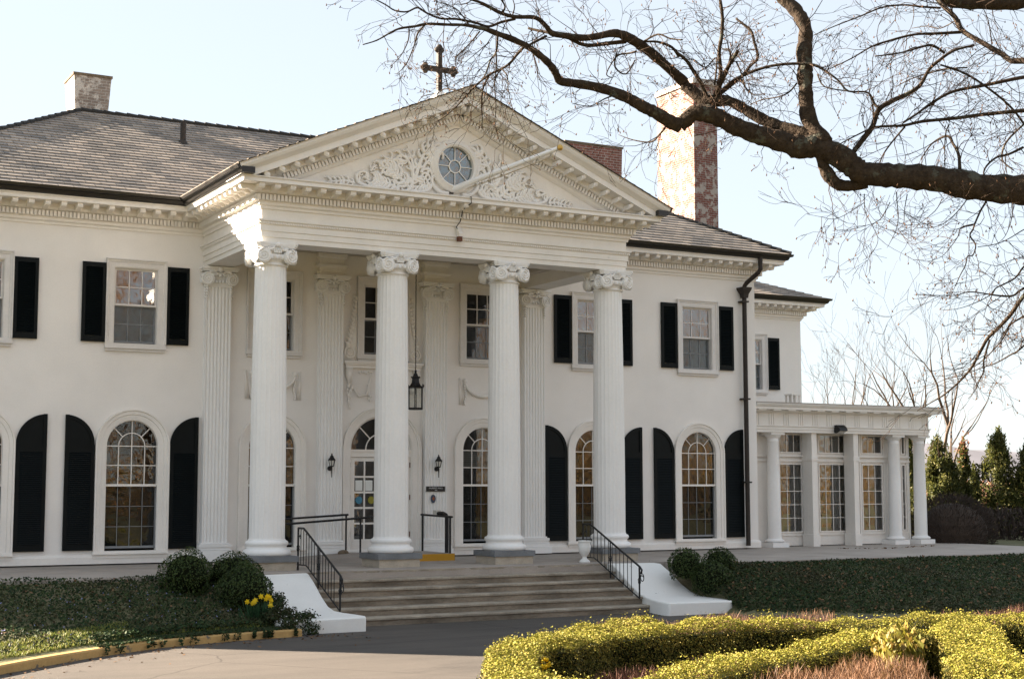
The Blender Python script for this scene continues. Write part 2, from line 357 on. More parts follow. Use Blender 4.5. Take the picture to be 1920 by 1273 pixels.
def leaves(name, P, N, size, mat, parent=None, aspect=.55, jitter=.9, blade=False):
    P = np.asarray(P, float); n = len(P)
    N = np.asarray(N, float) + RNG.normal(0, jitter, (n, 3)); N /= np.linalg.norm(N, axis=1)[:, None] + 1e-9
    if blade:   # long axis follows N
        U = N; T = np.cross(U, RNG.normal(0, 1, (n, 3)))
    else:
        T = np.cross(N, RNG.normal(0, 1, (n, 3)));
    T /= np.linalg.norm(T, axis=1)[:, None] + 1e-9
    if not blade: U = np.cross(N, T)
    s = np.asarray(size) * RNG.uniform(.65, 1.3, n); s = s[:, None]
    V = np.stack([P - U * s * .5, P + T * s * .5 * aspect, P + U * s * .5, P - T * s * .5 * aspect], 1).reshape(-1, 3)
    me = bpy.data.meshes.new(name); me.vertices.add(4 * n); me.vertices.foreach_set('co', V.ravel())
    me.loops.add(4 * n); me.loops.foreach_set('vertex_index', np.arange(4 * n, dtype=np.int32))
    me.polygons.add(n); me.polygons.foreach_set('loop_start', np.arange(0, 4 * n, 4, dtype=np.int32))
    me.materials.append(mat); me.update(); me.validate()
    o = bpy.data.objects.new(name, me); COL.objects.link(o)
    if parent: o.parent = parent
    return o
def tag(o, label=None, cat=None, group=None, kind=None):
    if label: o['label'] = label
    if cat: o['category'] = cat
    if group: o['group'] = group
    if kind: o['kind'] = kind
    return o
def thing(name, label, cat, loc=(0, 0, 0), group=None):
    o = bpy.data.objects.new(name, None); COL.objects.link(o); o.location = loc; o.empty_display_size = .2
    return tag(o, label, cat, group)
def local(o):      # children of a thing keep their world-space coordinates
    for c in o.children:
        c.matrix_parent_inverse = Matrix.Translation(-Vector(o.location))
H = lambda x, y, z: (x, y, z)                 # horizontal path, b = z
F0 = lambda x, z, b: (x, -b, z)               # path in the facade plane, b = towards the camera
def arcpts(cx, cz, r, a0, a1, n): return [(cx + r * math.cos(a0 + (a1 - a0) * i / n), cz + r * math.sin(a0 + (a1 - a0) * i / n)) for i in range(n + 1)]
# ================================================================== MANSION
man = thing('mansion', 'large two storey white stucco mansion with columned portico, black shutters and slate roof', 'mansion')
WX, WD, WT = 10.915, 9.8, 7.15
CW, DW = 5.788, 8.999            # window axes of the wings
def rect(x0, x1, z0, z1): return [(x0, z0), (x1, z0), (x1, z1), (x0, z1)]
def arch(cx, hw, z0, zs, n=20): return [(cx - hw, z0), (cx + hw, z0)] + arcpts(cx, zs, hw, 0, PI, n)
def holed(outer, holes, mapf, name, mat, parent):
    bm = bmesh.new(); edges = []
    for loop in [outer] + holes:
        vs = [bm.verts.new(mapf(*p)) for p in loop]
        edges += [bm.edges.new((vs[i], vs[(i + 1) % len(vs)])) for i in range(len(vs))]
    bmesh.ops.triangle_fill(bm, use_beauty=True, use_dissolve=False, edges=edges)
    me = bpy.data.meshes.new(name); bm.to_mesh(me); bm.free(); me.materials.append(mat)
    o = bpy.data.objects.new(name, me); COL.objects.link(o); o.parent = parent; return o
UPX = [-DW, -CW, -2.66, 0, 2.66, CW, DW]; LOX = [-DW, -CW, -2.66, 2.66, CW, DW]
holes = [rect(x - .50, x + .50, 4.62, 6.32) for x in UPX] + [arch(x, .60, .24, 2.47) for x in LOX] + [arch(0, .80, .12, 2.45)]
holed(rect(-WX, WX, 0, WT), holes, lambda x, z: (x, 0, z), 'wall', M['stucco'], man)
m = MB(); m.add([(WX, 0, 0), (WX, WD, 0), (WX, WD, WT), (WX, 0, WT)], [(0, 1, 2, 3)]); m.build('wall', M['stucco'], man)
m = MB(); m.add([(-WX, 0, 0), (-WX, WD, 0), (-WX, WD, WT), (-WX, 0, WT)], [(0, 1, 2, 3)]); m.build('wall', M['stucco'], man)
m = MB(); m.add([(-WX, WD, 0), (WX, WD, 0), (WX, WD, WT), (-WX, WD, WT)], [(0, 1, 2, 3)]); m.build('wall', M['stucco'], man)
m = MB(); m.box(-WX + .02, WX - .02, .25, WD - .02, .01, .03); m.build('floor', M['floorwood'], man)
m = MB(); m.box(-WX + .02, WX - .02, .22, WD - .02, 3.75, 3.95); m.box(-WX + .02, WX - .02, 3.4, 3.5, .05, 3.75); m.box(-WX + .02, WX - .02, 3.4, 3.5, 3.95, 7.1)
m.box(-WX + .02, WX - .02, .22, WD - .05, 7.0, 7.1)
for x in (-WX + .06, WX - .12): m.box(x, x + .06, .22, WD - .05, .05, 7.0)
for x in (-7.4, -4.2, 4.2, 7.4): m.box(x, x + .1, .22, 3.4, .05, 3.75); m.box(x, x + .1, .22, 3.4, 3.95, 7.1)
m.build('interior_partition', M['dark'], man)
m = MB(); m.sweep([(-WX, WD), (-WX, 0), (WX, 0), (WX, WD)], [(-.02, 0), (.05, 0), (.05, .14), (.02, .19), (-.02, .19)], H); m.build('base_course', M['trim'], man)

# ---- cornice all round
PORT = [(-4.31, 0), (-4.31, -3.83), (4.31, -3.83), (4.31, 0)]
LOOP = [(-WX, WD), (-WX, 0)] + PORT + [(WX, 0), (WX, WD)]
CORN = [(-.03, 7.10), (.03, 7.10), (.04, 7.15), (.08, 7.18), (.08, 7.24), (.12, 7.25), (.12, 7.375), (.19, 7.39), (.22, 7.42), (.22, 7.525), (.57, 7.525), (.57, 7.59), (.60, 7.62), (.60, 7.635), (-.03, 7.66)]
def corner_kind(path, i):
    if i == 0 or i == len(path) - 1: return 0
    a, b, c = path[i - 1], path[i], path[i + 1]
    cr = (b[0] - a[0]) * (c[1] - b[1]) - (b[1] - a[1]) * (c[0] - b[0])
    return 1 if cr > 0 else -1          # +1 outside corner, -1 inside corner
def along(path, off, pitch, fn):
    for i in range(len(path) - 1):
        p, q = path[i], path[i + 1]; L = math.hypot(q[0] - p[0], q[1] - p[1]); d = ((q[0] - p[0]) / L, (q[1] - p[1]) / L); nn = (d[1], -d[0])
        k0, k1 = corner_kind(path, i), corner_kind(path, i + 1)
        t0 = -k0 * off + (.02 if k0 <= 0 else 0); t1 = L + k1 * off - (.02 if k1 <= 0 else 0)
        n = max(1, round((t1 - t0) / pitch)); st = (t1 - t0) / n
        for j in range(n): fn(p, d, nn, t0 + st * (j + .5))
def dentil(mb, a0, a1, z0, z1, w):
    def fn(p, d, nn, t):
        c = (p[0] + d[0] * t + nn[0] * (a0 + a1) / 2, p[1] + d[1] * t + nn[1] * (a0 + a1) / 2, (z0 + z1) / 2)
        mb.obox(c, (d[0] * w / 2, d[1] * w / 2, 0), (nn[0] * (a1 - a0) / 2, nn[1] * (a1 - a0) / 2, 0), (0, 0, (z1 - z0) / 2))
    return fn
MODP = [(.21, 7.523), (.52, 7.523), (.52, 7.47), (.50, 7.435), (.44, 7.425), (.36, 7.445), (.28, 7.40), (.21, 7.40)]
def modillion(mb, w=.115):
    def fn(p, d, nn, t):
        mb.prism(MODP, lambda a, z, b: (p[0] + d[0] * (t + b) + nn[0] * a, p[1] + d[1] * (t + b) + nn[1] * a, z), -w / 2, w / 2)
    return fn
m = MB(); m.sweep(LOOP, CORN, H); cor = m.build('cornice', M['trim'], man)
m = MB(); along(LOOP, .15, .080, dentil(m, .11, .178, 7.256, 7.372, .052)); m.build('dentil_band', M['trim'], cor)
m = MB(); along(LOOP, .33, .325, modillion(m)); m.build('modillion_band', M['trim'], cor)
GUT = [(.40, 7.64), (.63, 7.64), (.66, 7.655), (.69, 7.72), (.75, 7.735), (.77, 7.795), (.735, 7.795), (.70, 7.76), (.40, 7.76)]
m = MB(); m.sweep([(-WX, WD), (-WX, 0), (-4.31, 0), (-4.31, -4.57)], GUT, H); m.build('gutter', M['bronze'], man)
m = MB(); m.sweep([(4.31, -4.57), (4.31, 0), (WX, 0), (WX, WD)], GUT, H); m.build('gutter', M['bronze'], man)

# ---- main roof
def courses(mb, O, U, S, ul, ur, smax, lift=.022, exp=.22):
    O, U, S = Vector(O), Vector(U), Vector(S); N = U.cross(S).normalized(); N = N if N.z > 0 else -N
    k = 0
    while k * exp < smax - 1e-6:
        s0, s1 = k * exp, min(smax, (k + 1) * exp + .01); a0, b0, a1, b1 = ul(s0), ur(s0), ul(s1), ur(s1)
        if b1 - a1 < 0: a1 = b1 = (a1 + b1) / 2
        w = [O + U * a0 + S * s0 + N * lift, O + U * b0 + S * s0 + N * lift, O + U * b1 + S * s1, O + U * a1 + S * s1, O + U * a0 + S * s0 - N * .01, O + U * b0 + S * s0 - N * .01]
        mb.add(w, [(0, 1, 2, 3), (4, 5, 1, 0)], [[(a0, s0 + .004), (b0, s0 + .004), (b1, s1 - .004), (a1, s1 - .004)], [(a0, s0 + .03), (b0, s0 + .03), (b0, s0 + .04), (a0, s0 + .04)]])
        k += 1
EX, E0, E1, EZ, TN = 11.63, -.715, 10.52, 7.785, .545
TH = math.atan(TN); RUN = (E1 - E0) / 2; SM = RUN / math.cos(TH); cs, sn = math.cos(TH), math.sin(TH)
m = MB()
courses(m, (-EX, E0, EZ), (1, 0, 0), (0, cs, sn), lambda s: s * cs, lambda s: 2 * EX - s * cs, SM)
courses(m, (EX, E1, EZ), (-1, 0, 0), (0, -cs, sn), lambda s: s * cs, lambda s: 2 * EX - s * cs, SM)
courses(m, (EX, E0, EZ), (0, 1, 0), (-cs, 0, sn), lambda s: s * cs, lambda s: 2 * RUN - s * cs, SM)
courses(m, (-EX, E1, EZ), (0, -1, 0), (cs, 0, sn), lambda s: s * cs, lambda s: 2 * RUN - s * cs, SM)
roof = m.build('roof', M['shingle'], man, normals=False)
RZ = EZ + RUN * TN; RY = (E0 + E1) / 2; RX = EX - RUN
m = MB()
for q in [((-RX, RY, RZ + .03), (RX, RY, RZ + .03)), ((-EX, E0, EZ + .03), (-RX, RY, RZ + .03)), ((EX, E0, EZ + .03), (RX, RY, RZ + .03)), ((EX, E1, EZ + .03), (RX, RY, RZ + .03)), ((-EX, E1, EZ + .03), (-RX, RY, RZ + .03))]:
    p, r = Vector(q[0]), Vector(q[1]); L = (r - p).length; n = int(L / .28)
    for i in range(n):
        a = p.lerp(r, i / n); b = p.lerp(r, (i + 1.15) / n); m.tube([a + Vector((0, 0, .015)), b], [.055, .042], 6)
m.build('ridge_cap', M['shingle'], roof)
# ---- portico roof
m = MB(); PS = math.atan(.432); pc, ps = math.cos(PS), math.sin(PS); PL = 5.06 / pc
courses(m, (-5.06, -4.62, 7.80), (0, 1, 0), (pc, 0, ps), lambda s: 0, lambda s: 8.6, PL)
courses(m, (5.06, 3.98, 7.80), (0, -1, 0), (-pc, 0, ps), lambda s: 0, lambda s: 8.6, PL)
pr_ = m.build('portico_roof', M['shingle'], man, normals=False)
m = MB()
for s in (-1, 1): m.prism([(s * 5.10, 7.785), (s * 5.08, 7.80), (0, 9.998), (0, 9.978)], F0, 4.60, 4.63)
m.build('drip_edge', M['rust'], pr_)

# ---- entablature of the portico
ENT = [(-.62, 6.44), (-.012, 6.44), (-.012, 6.54), (.012, 6.546), (.012, 6.655), (.034, 6.662), (.034, 6.775), (.055, 6.80), (.055, 6.835), (.09, 6.86), (.09, 6.89), (.0, 6.905), (0, 7.115), (-.62, 7.115)]
m = MB(); m.sweep(PORT, ENT, H); ent = m.build('entablature', M['frieze'], man)
m = MB(); along(PORT, .06, .052, dentil(m, .05, .078, 6.803, 6.833, .03)); m.build('bead_moulding', M['trim'], ent)
m = MB(); m.box(-3.69, 3.69, -3.21, -.01, 6.95, 7.0)
for k in range(21): m.box(-3.68, 3.68, -3.2 + k * .152, -3.2 + k * .152 + .138, 6.935, 6.949)
for x0, x1 in ((-3.69, -3.45), (3.45, 3.69)): m.box(x0, x1, -3.2, -.02, 6.72, 6.93)
for x0, x1 in ((-3.45, -3.28), (3.28, 3.45)): m.box(x0, x1, -3.2, -.02, 6.82, 6.932)
m.box(-3.28, 3.28, -3.2, -3.0, 6.78, 6.932)
m.build('portico_ceiling', M['ceiling'], man)

# ---- pediment
m = MB(); m.prism([(-4.6, 7.6), (4.6, 7.6), (0, 9.62)], F0, 3.60, 3.88); ped = m.build('pediment', M['trim'], man)
RK = [(-.022, 3.5), (-.022, 4.58), (.045, 4.58), (.10, 4.545), (.15, 4.48), (.175, 4.455), (.175, 4.44), (.295, 4.44), (.295, 4.42), (.30, 4.14), (.40, 4.13), (.42, 4.10), (.43, 4.02), (.545, 4.02), (.56, 3.98), (.60, 3.95), (.63, 3.90), (.63, 3.5)]
RP = [(-5.02, 7.80), (0, 9.97), (5.02, 7.80)]
def clipz(o, z):
    bm = bmesh.new(); bm.from_mesh(o.data); bmesh.ops.bisect_plane(bm, geom=bm.verts[:] + bm.edges[:] + bm.faces[:], plane_co=(0, 0, z), plane_no=(0, 0, 1), clear_inner=True)
    bm.to_mesh(o.data); bm.free()
m = MB(); m.sweep(RP, RK, F0); rk = m.build('raking_cornice', M['trim'], ped); clipz(rk, 7.63)
md, mm = MB(), MB(); sl_ = (9.97 - 7.77) / 5.09; L = math.hypot(5.09, 2.2); ux, uz = 5.09 / L, 2.2 / L
for s in (-1, 1):
    def PT(t, a, b): return (s * (-5.09 + ux * t + uz * a) * -1 if s > 0 else (-5.09 + ux * t + uz * a), -b, 7.77 + uz * t - ux * a)
    t = .9
    while t < L - .12:
        if PT(t, .545, 0)[2] > 7.66:
            c = Vector(PT(t, .487, 4.05)); md.obox(c, Vector((ux * .026, 0, uz * .026 * (1 if s < 0 else 1))) if s < 0 else Vector((-ux * .026, 0, uz * .026)), (0, .03, 0), Vector((uz * .055, 0, -ux * .055)) if s < 0 else Vector((-uz * .055, 0, -ux * .055)))
        t += .080
    t = .62
    while t < L - .2:
        q = PT(t, .30, 4.14)
        if q[2] - .1 > 7.60:
            pl = [(4.10, 0), (4.40, 0), (4.40, .05), (4.38, .09), (4.32, .10), (4.22, .085), (4.16, .12), (4.10, .12)]
            mm.prism(pl, lambda b, dz, k: (q[0] + k, -b, q[2] - dz * 1.05 - (.432 * k * (-1 if s < 0 else 1) * -1)), -.058, .058)
        t += .335
md.build('dentil_band', M['trim'], rk); mm.build('modillion_band', M['trim'], rk)

# ---- oculus and carving
OX, OZ = -.07, 8.37
m = MB(); m.sweep(arcpts(OX, OZ, .42, 0, 2 * PI, 48)[:-1][::1], [(-.005, 3.86), (.0, 3.99), (.04, 4.02), (.07, 3.985), (.12, 3.97), (.15, 3.93), (.15, 3.86)], F0, closed=True); oc = m.build('round_window', M['trim'], ped, smooth=True, angle=40)
m = MB(); m.add([(OX + .43 * math.cos(t * PI / 20), -3.895, OZ + .43 * math.sin(t * PI / 20)) for t in range(40)], [tuple(range(40))]); m.build('glass_pane', glass('oculus_glass_sky_tint', 2.6, (.2, .3, .33), .6, (.10, .17, .19)), oc)  # blue sky reflection painted in as a diffuse tint
m = MB(); m.sweep(arcpts(OX, OZ, .135, 0, 2 * PI, 32)[:-1], [(-.009, 3.9), (-.009, 3.925), (.009, 3.925), (.009, 3.9)], F0, closed=True)
for k in range(8):
    a = k * PI / 4 + PI / 2; d = Vector((math.cos(a), 0, math.sin(a))); q = Vector((-d.z, 0, d.x))
    m.obox(Vector((OX, -3.913, OZ)) + d * .28, d * .145, Vector((0, .011, 0)), q * .008)
m.build('muntins', M['trim'], oc)
def spiral(cx, cz, r0, turns, a0, sgn, n=28): return [(cx + r0 * (1 - .93 * i / n) * math.cos(a0 + sgn * turns * 2 * PI * i / n), cz + r0 * (1 - .93 * i / n) * math.sin(a0 + sgn * turns * 2 * PI * i / n)) for i in range(n + 1)]
def spline(P, n=6):
    out = []
    for i in range(len(P) - 1):
        p0, p1, p2, p3 = P[max(0, i - 1)], P[i], P[i + 1], P[min(len(P) - 1, i + 2)]
        for k in range(n):
            t = k / n
            out.append(tuple(.5 * (2 * p1[j] + (p2[j] - p0[j]) * t + (2 * p0[j] - 5 * p1[j] + 4 * p2[j] - p3[j]) * t * t + (3 * p1[j] - p0[j] - 3 * p2[j] + p3[j]) * t ** 3) for j in range(len(p1))))
    return out + [tuple(P[-1])]
def acanthus(mb, s):
    Y0 = -3.925
    def T(px, pz): return (OX + s * px, Y0, OZ + pz)
    def stem(P, r0, r1, lobes=0, ls=.07, side=1):
        Q = spline(P, 6); n = len(Q)
        mb.tube([T(*q) for q in Q], [1.45 * (r0 + (r1 - r0) * i / (n - 1)) for i in range(n)], 7)
        if lobes:
            for k in range(lobes):
                i = int((k + .7) / (lobes + .4) * (n - 2)); q = Q[i]; d = (Q[i + 1][0] - q[0], Q[i + 1][1] - q[1]); l = math.hypot(*d) + 1e-6; d = (d[0] / l, d[1] / l)
                for sd in ((side,) if side else (-1, 1)):
                    nn = (-d[1] * sd, d[0] * sd); sz = 1.35 * ls * (.75 + .5 * random.random())
                    pts = [(q[0], q[1]), (q[0] + nn[0] * sz * .6 + d[0] * sz * .25, q[1] + nn[1] * sz * .6 + d[1] * sz * .25), (q[0] + nn[0] * sz * .95 + d[0] * sz * .75, q[1] + nn[1] * sz * .95 + d[1] * sz * .75), (q[0] + nn[0] * sz * .75 + d[0] * sz * 1.2, q[1] + nn[1] * sz * .75 + d[1] * sz * 1.2)]
                    mb.tube([T(*p) for p in spline(pts, 3)], [sz * .26, sz * .30, sz * .30, sz * .28, sz * .26, sz * .22, sz * .2, sz * .17, sz * .13, sz * .09][:len(spline(pts, 3))], 6)
    stem([(-.16, -.60), (-.36, -.58), (-.52, -.44), (-.54, -.30), (-.46, -.24), (-.42, -.30), (-.46, -.34)], .035, .018)       # big lower scroll
    stem([(-1.05, -.62), (-.8, -.62), (-.62, -.56), (-.55, -.44)], .03, .025, 8, .09, 1)
    stem([(-1.02, -.58), (-.98, -.30), (-1.06, -.05), (-1.2, .10), (-1.34, .06), (-1.33, -.06), (-1.22, -.07), (-1.22, 0)], .03, .014, 7, .08, 0)
    stem([(-.95, -.42), (-.86, -.1), (-.74, .18), (-.60, .33), (-.50, .38), (-.47, .30), (-.53, .27)], .034, .014, 9, .11, 0)
    stem([(-.80, -.22), (-.70, -.02), (-.62, .06), (-.55, .08)], .028, .012, 3, .08, 0)
    stem([(-.98, -.25), (-1.0, .0), (-1.10, .22), (-1.16, .26)], .026, .012, 3, .07, 0)
    stem([(-1.02, -.60), (-1.2, -.45), (-1.38, -.28), (-1.55, -.2), (-1.75, -.22)], .032, .02, 9, .11, 0)
    stem([(-1.3, -.62), (-1.55, -.52), (-1.75, -.48), (-1.9, -.44)], .028, .02, 8, .10, 0)
    stem([(-1.7, -.60), (-2.0, -.62), (-2.22, -.54), (-2.25, -.40), (-2.12, -.32), (-2.0, -.36), (-2.02, -.45), (-2.1, -.43)], .03, .014, 5, .07, -1)
    stem([(-1.95, -.30), (-1.88, -.2), (-1.8, -.16)], .02, .01, 2, .05, 0)
    stem([(-2.3, -.58), (-2.5, -.55), (-2.7, -.58), (-2.9, -.61)], .022, .012, 6, .07, 0)
    stem([(-.50, -.2), (-.56, 0), (-.52, .22), (-.40, .38)], .03, .02)
    stem([(-1.35, -.42), (-1.5, -.02), (-1.62, -.02), (-1.62, -.1)], .024, .012, 4, .08, 0)
    stem([(-.60, -.1), (-.72, -.35), (-.85, -.48)], .026, .014, 5, .08, 0)
    stem([(-.05, .46), (-.2, .5), (-.3, .44), (-.27, .36), (-.20, .39)], .035, .014)
m = MB(); acanthus(m, 1); acanthus(m, -1)
m.sphere((OX, -3.92, OZ + .48), .075, 8, 1.2, .8, 1)
m.build('carved_relief', M['trim'], ped, smooth=True)

# ---- columns
def flut(n, d):
    def rf(r, t, z):
        k = (t * n / (2 * PI)) % 1.0; x = (k - .5) / .40
        return r - (d * math.sqrt(max(0, 1 - x * x)) if abs(x) < 1 else 0)
    return rf
def colprof():
    P = []
    for i in range(13):
        t = i / 12; P.append((.355 - .043 * max(0, (t - .2) / .8) ** 1.6, .57 + 5.43 * t))
    return P
m = MB(); m.lathe(colprof(), n=168, rf=flut(24, .009)); csh = m.build('column', M['column'], man)
m = MB(); m.lathe([(.44, .25), (.465, .27), (.478, .31), (.465, .355), (.44, .375), (.415, .38), (.395, .40), (.39, .43), (.40, .45), (.42, .465), (.428, .495), (.415, .53), (.39, .545), (.372, .55), (.365, .575), (.30, .58)], n=48); cba = m.build('base', M['column'], csh, smooth=True, angle=50)
m = MB(); m.box(-.49, .49, -.49, .49, .135, .25); csl = m.build('plinth', M['bluestone'], csh)
m = MB(); m.box(-.45, .03, -.45, .45, -.06, .134); m.box(.032, .45, -.45, .45, -.06, .134); cbl = m.build('footing', M['limestone'], csh)
def volute(mb, c, nx, ny, r, th=.10, sg=1):
    n = Vector((nx, ny, 0)).normalized(); u = Vector((-n.y, n.x, 0)); z = Vector((0, 0, 1)); c = Vector(c); K = 20
    ring = lambda off, rr: [c + n * off + u * rr * math.cos(2 * PI * k / K) + z * rr * math.sin(2 * PI * k / K) for k in range(K)]
    vs = ring(-th, r * .92) + ring(0, r * .96); mb.add(vs, [tuple(range(K - 1, -1, -1)), tuple(range(K, 2 * K))] + [(k, (k + 1) % K, K + (k + 1) % K, K + k) for k in range(K)])
    pts, rad = [], []
    for i in range(46):
        t = i / 45; a = PI / 2 - sg * 2 * PI * 2.3 * t; rr = r * (.90 - .78 * t)
        pts.append(c + n * .008 + u * rr * math.cos(a) + z * rr * math.sin(a)); rad.append(r * (.145 - .07 * t))
    mb.tube(pts, rad, 6); mb.sphere(c + n * .012, r * .14, 6)
def capital():
    mb = MB()
    mb.lathe([(.30, 5.97), (.335, 5.98), (.345, 6.0), (.335, 6.02), (.315, 6.03), (.32, 6.06), (.37, 6.11), (.40, 6.16), (.39, 6.20), (.33, 6.22), (.33, 6.34)], n=36)
    for k in range(20):
        a = 2 * PI * k / 20; mb.sphere((.375 * math.cos(a), .375 * math.sin(a), 6.135), .042, 6, 1, 1, 1.2)
    P = []
    for q in range(4):
        a = q * PI / 2 + PI / 4; c0 = Vector((math.cos(a), math.sin(a))) * .575; tn = Vector((-math.sin(a), math.cos(a)))
        P += [c0 - tn * .045, c0 + tn * .045]
        b = a + PI / 2; c1 = Vector((math.cos(b), math.sin(b))) * .575 - Vector((-math.sin(b), math.cos(b))) * .045
        for k in range(1, 6):
            t = k / 6; w0 = (c0 + tn * .045).lerp(c1, t); mid = Vector((math.cos(a + PI / 4), math.sin(a + PI / 4)))
            P.append(w0 - mid * .10 * math.sin(PI * t))
    for (z0, z1, sc) in ((6.325, 6.355, .93), (6.355, 6.39, .97), (6.39, 6.432, 1.0)):
        mb.prism([(p.x * sc, p.y * sc) for p in P], lambda x, y, b: (x, y, b), z0, z1)
    for q in range(4):
        a = q * PI / 2; n = Vector((math.cos(a), math.sin(a), 0)); t = Vector((-n.y, n.x, 0))
        for s in (-1, 1):
            c = n * .415 + t * s * .285 + Vector((0, 0, 6.155)); nd = (n + t * s * .30)
            volute(mb, c, nd.x, nd.y, .152, .10, s)
            mb.tube([n * .40 + t * s * .22 + Vector((0, 0, 6.30)), n * .375 + t * s * .10 + Vector((0, 0, 6.285)), n * .36 + Vector((0, 0, 6.27))], [.04, .035, .03], 6)
            mb.tube([n * .41 + t * s * .20 + Vector((0, 0, 6.26)), n * .40 + t * s * .11 + Vector((0, 0, 6.30)), n * .40 + t * s * .04 + Vector((0, 0, 6.37))], [.022, .028, .012], 5)
        mb.sphere(n * .44 + Vector((0, 0, 6.375)), .05, 6, 1, 1, 1.1)
        for k in (-2, -1, 0, 1, 2): mb.tube([n * .40 + t * k * .03 + Vector((0, 0, 6.22)), n * .42 + t * k * .045 + Vector((0, 0, 6.33))], [.018, .013], 5)
    return mb
cca = capital().build('capital', M['column'], csh, smooth=True, angle=45)
for i, x in enumerate((-4.0, -1.327, 1.327, 4.0)):
    if i == 0: o = csh
    else:
        o = csh.copy(); COL.objects.link(o); o.parent = man
        for ch in (cba, csl, cbl, cca):
            d = ch.copy(); COL.objects.link(d); d.parent = o
    o.location = (x, -3.53, 0)

# ---- pilasters
def pil_section(hw, dep, n=7, fl=.02):
    P = [(-hw, .02), (-hw, -dep)]; st = 2 * hw / (n * 1.35 + .35); f = st; g = st * .35; x = -hw + g
    for k in range(n):
        for j in range(7):
            t = j / 6; P.append((x + f * t, -dep + (fl * math.sin(PI * t) if 0 < j < 6 else 0)))
        x += f + g
    return P + [(hw, -dep), (hw, .02)]
m = MB(); m.prism(pil_section(.285, .17), lambda x, y, b: (x, y, b), .40, 5.98); ps_ = m.build('pilaster', M['column'], man)
m = MB(); m.box(-.41, .41, -.27, .01, 0, .15); m.box(-.385, .385, -.25, .01, .153, .235); m.box(-.35, .35, -.215, .01, .24, .30); m.box(-.365, .365, -.235, .01, .302, .365); m.box(-.32, .32, -.19, .01, .368, .40); pb = m.build('base', M['column'], ps_)
m = MB(); m.box(-.30, .30, -.19, .01, 5.98, 6.32); m.box(-.385, .385, -.27, .01, 6.325, 6.365); m.box(-.415, .415, -.30, .01, 6.367, 6.425)
for s in (-1, 1):
    volute(m, (s * .28, -.27, 6.15), s * .22, -1, .150, .10, s); volute(m, (s * .36, -.12, 6.16), s, -.2, .125, .08, -s)
    m.tube([(s * .25, -.28, 6.29), (s * .14, -.25, 6.32), (s * .05, -.25, 6.27)], [.035, .035, .02], 6); m.tube([(s * .18, -.25, 6.26), (s * .09, -.26, 6.24), (s * .02, -.25, 6.30)], [.025, .03, .015], 6)
    for k in range(5): m.sphere((s * .27, -.19, 6.0 - k * .062), .034 - .003 * abs(k - 1), 6); m.sphere((s * .30, -.14, 6.0 - k * .062), .03, 6)
m.sphere((0, -.29, 6.36), .06, 6); m.sphere((0, -.25, 6.24), .045, 6)
for k in (-2, -1, 0, 1, 2): m.sphere((k * .075, -.235, 6.10), .03, 6, 1, 1, 1.4)
pcp = m.build('capital', M['column'], ps_, smooth=True, angle=45)
for i, x in enumerate((-4.0, -1.327, 1.327, 4.0)):
    if i == 0: o = ps_
    else:
        o = ps_.copy(); COL.objects.link(o); o.parent = man
        for ch in (pb, pcp):
            d = ch.copy(); COL.objects.link(d); d.parent = o
    o.location = (x, 0, 0)
for x in (-1.327, 1.327):
    m = MB(); m.sweep([(x - .31, 0), (x - .31, -.17), (x + .31, -.17), (x + .31, 0)], [(-.3, 6.427), (0, 6.427), (0, 6.52), (.015, 6.525), (.015, 6.60), (.06, 6.64), (.06, 6.68), (0, 6.69), (0, 6.82), (.04, 6.86), (.04, 6.93), (-.3, 6.93)], H); m.build('impost_block', M['trim'], man)

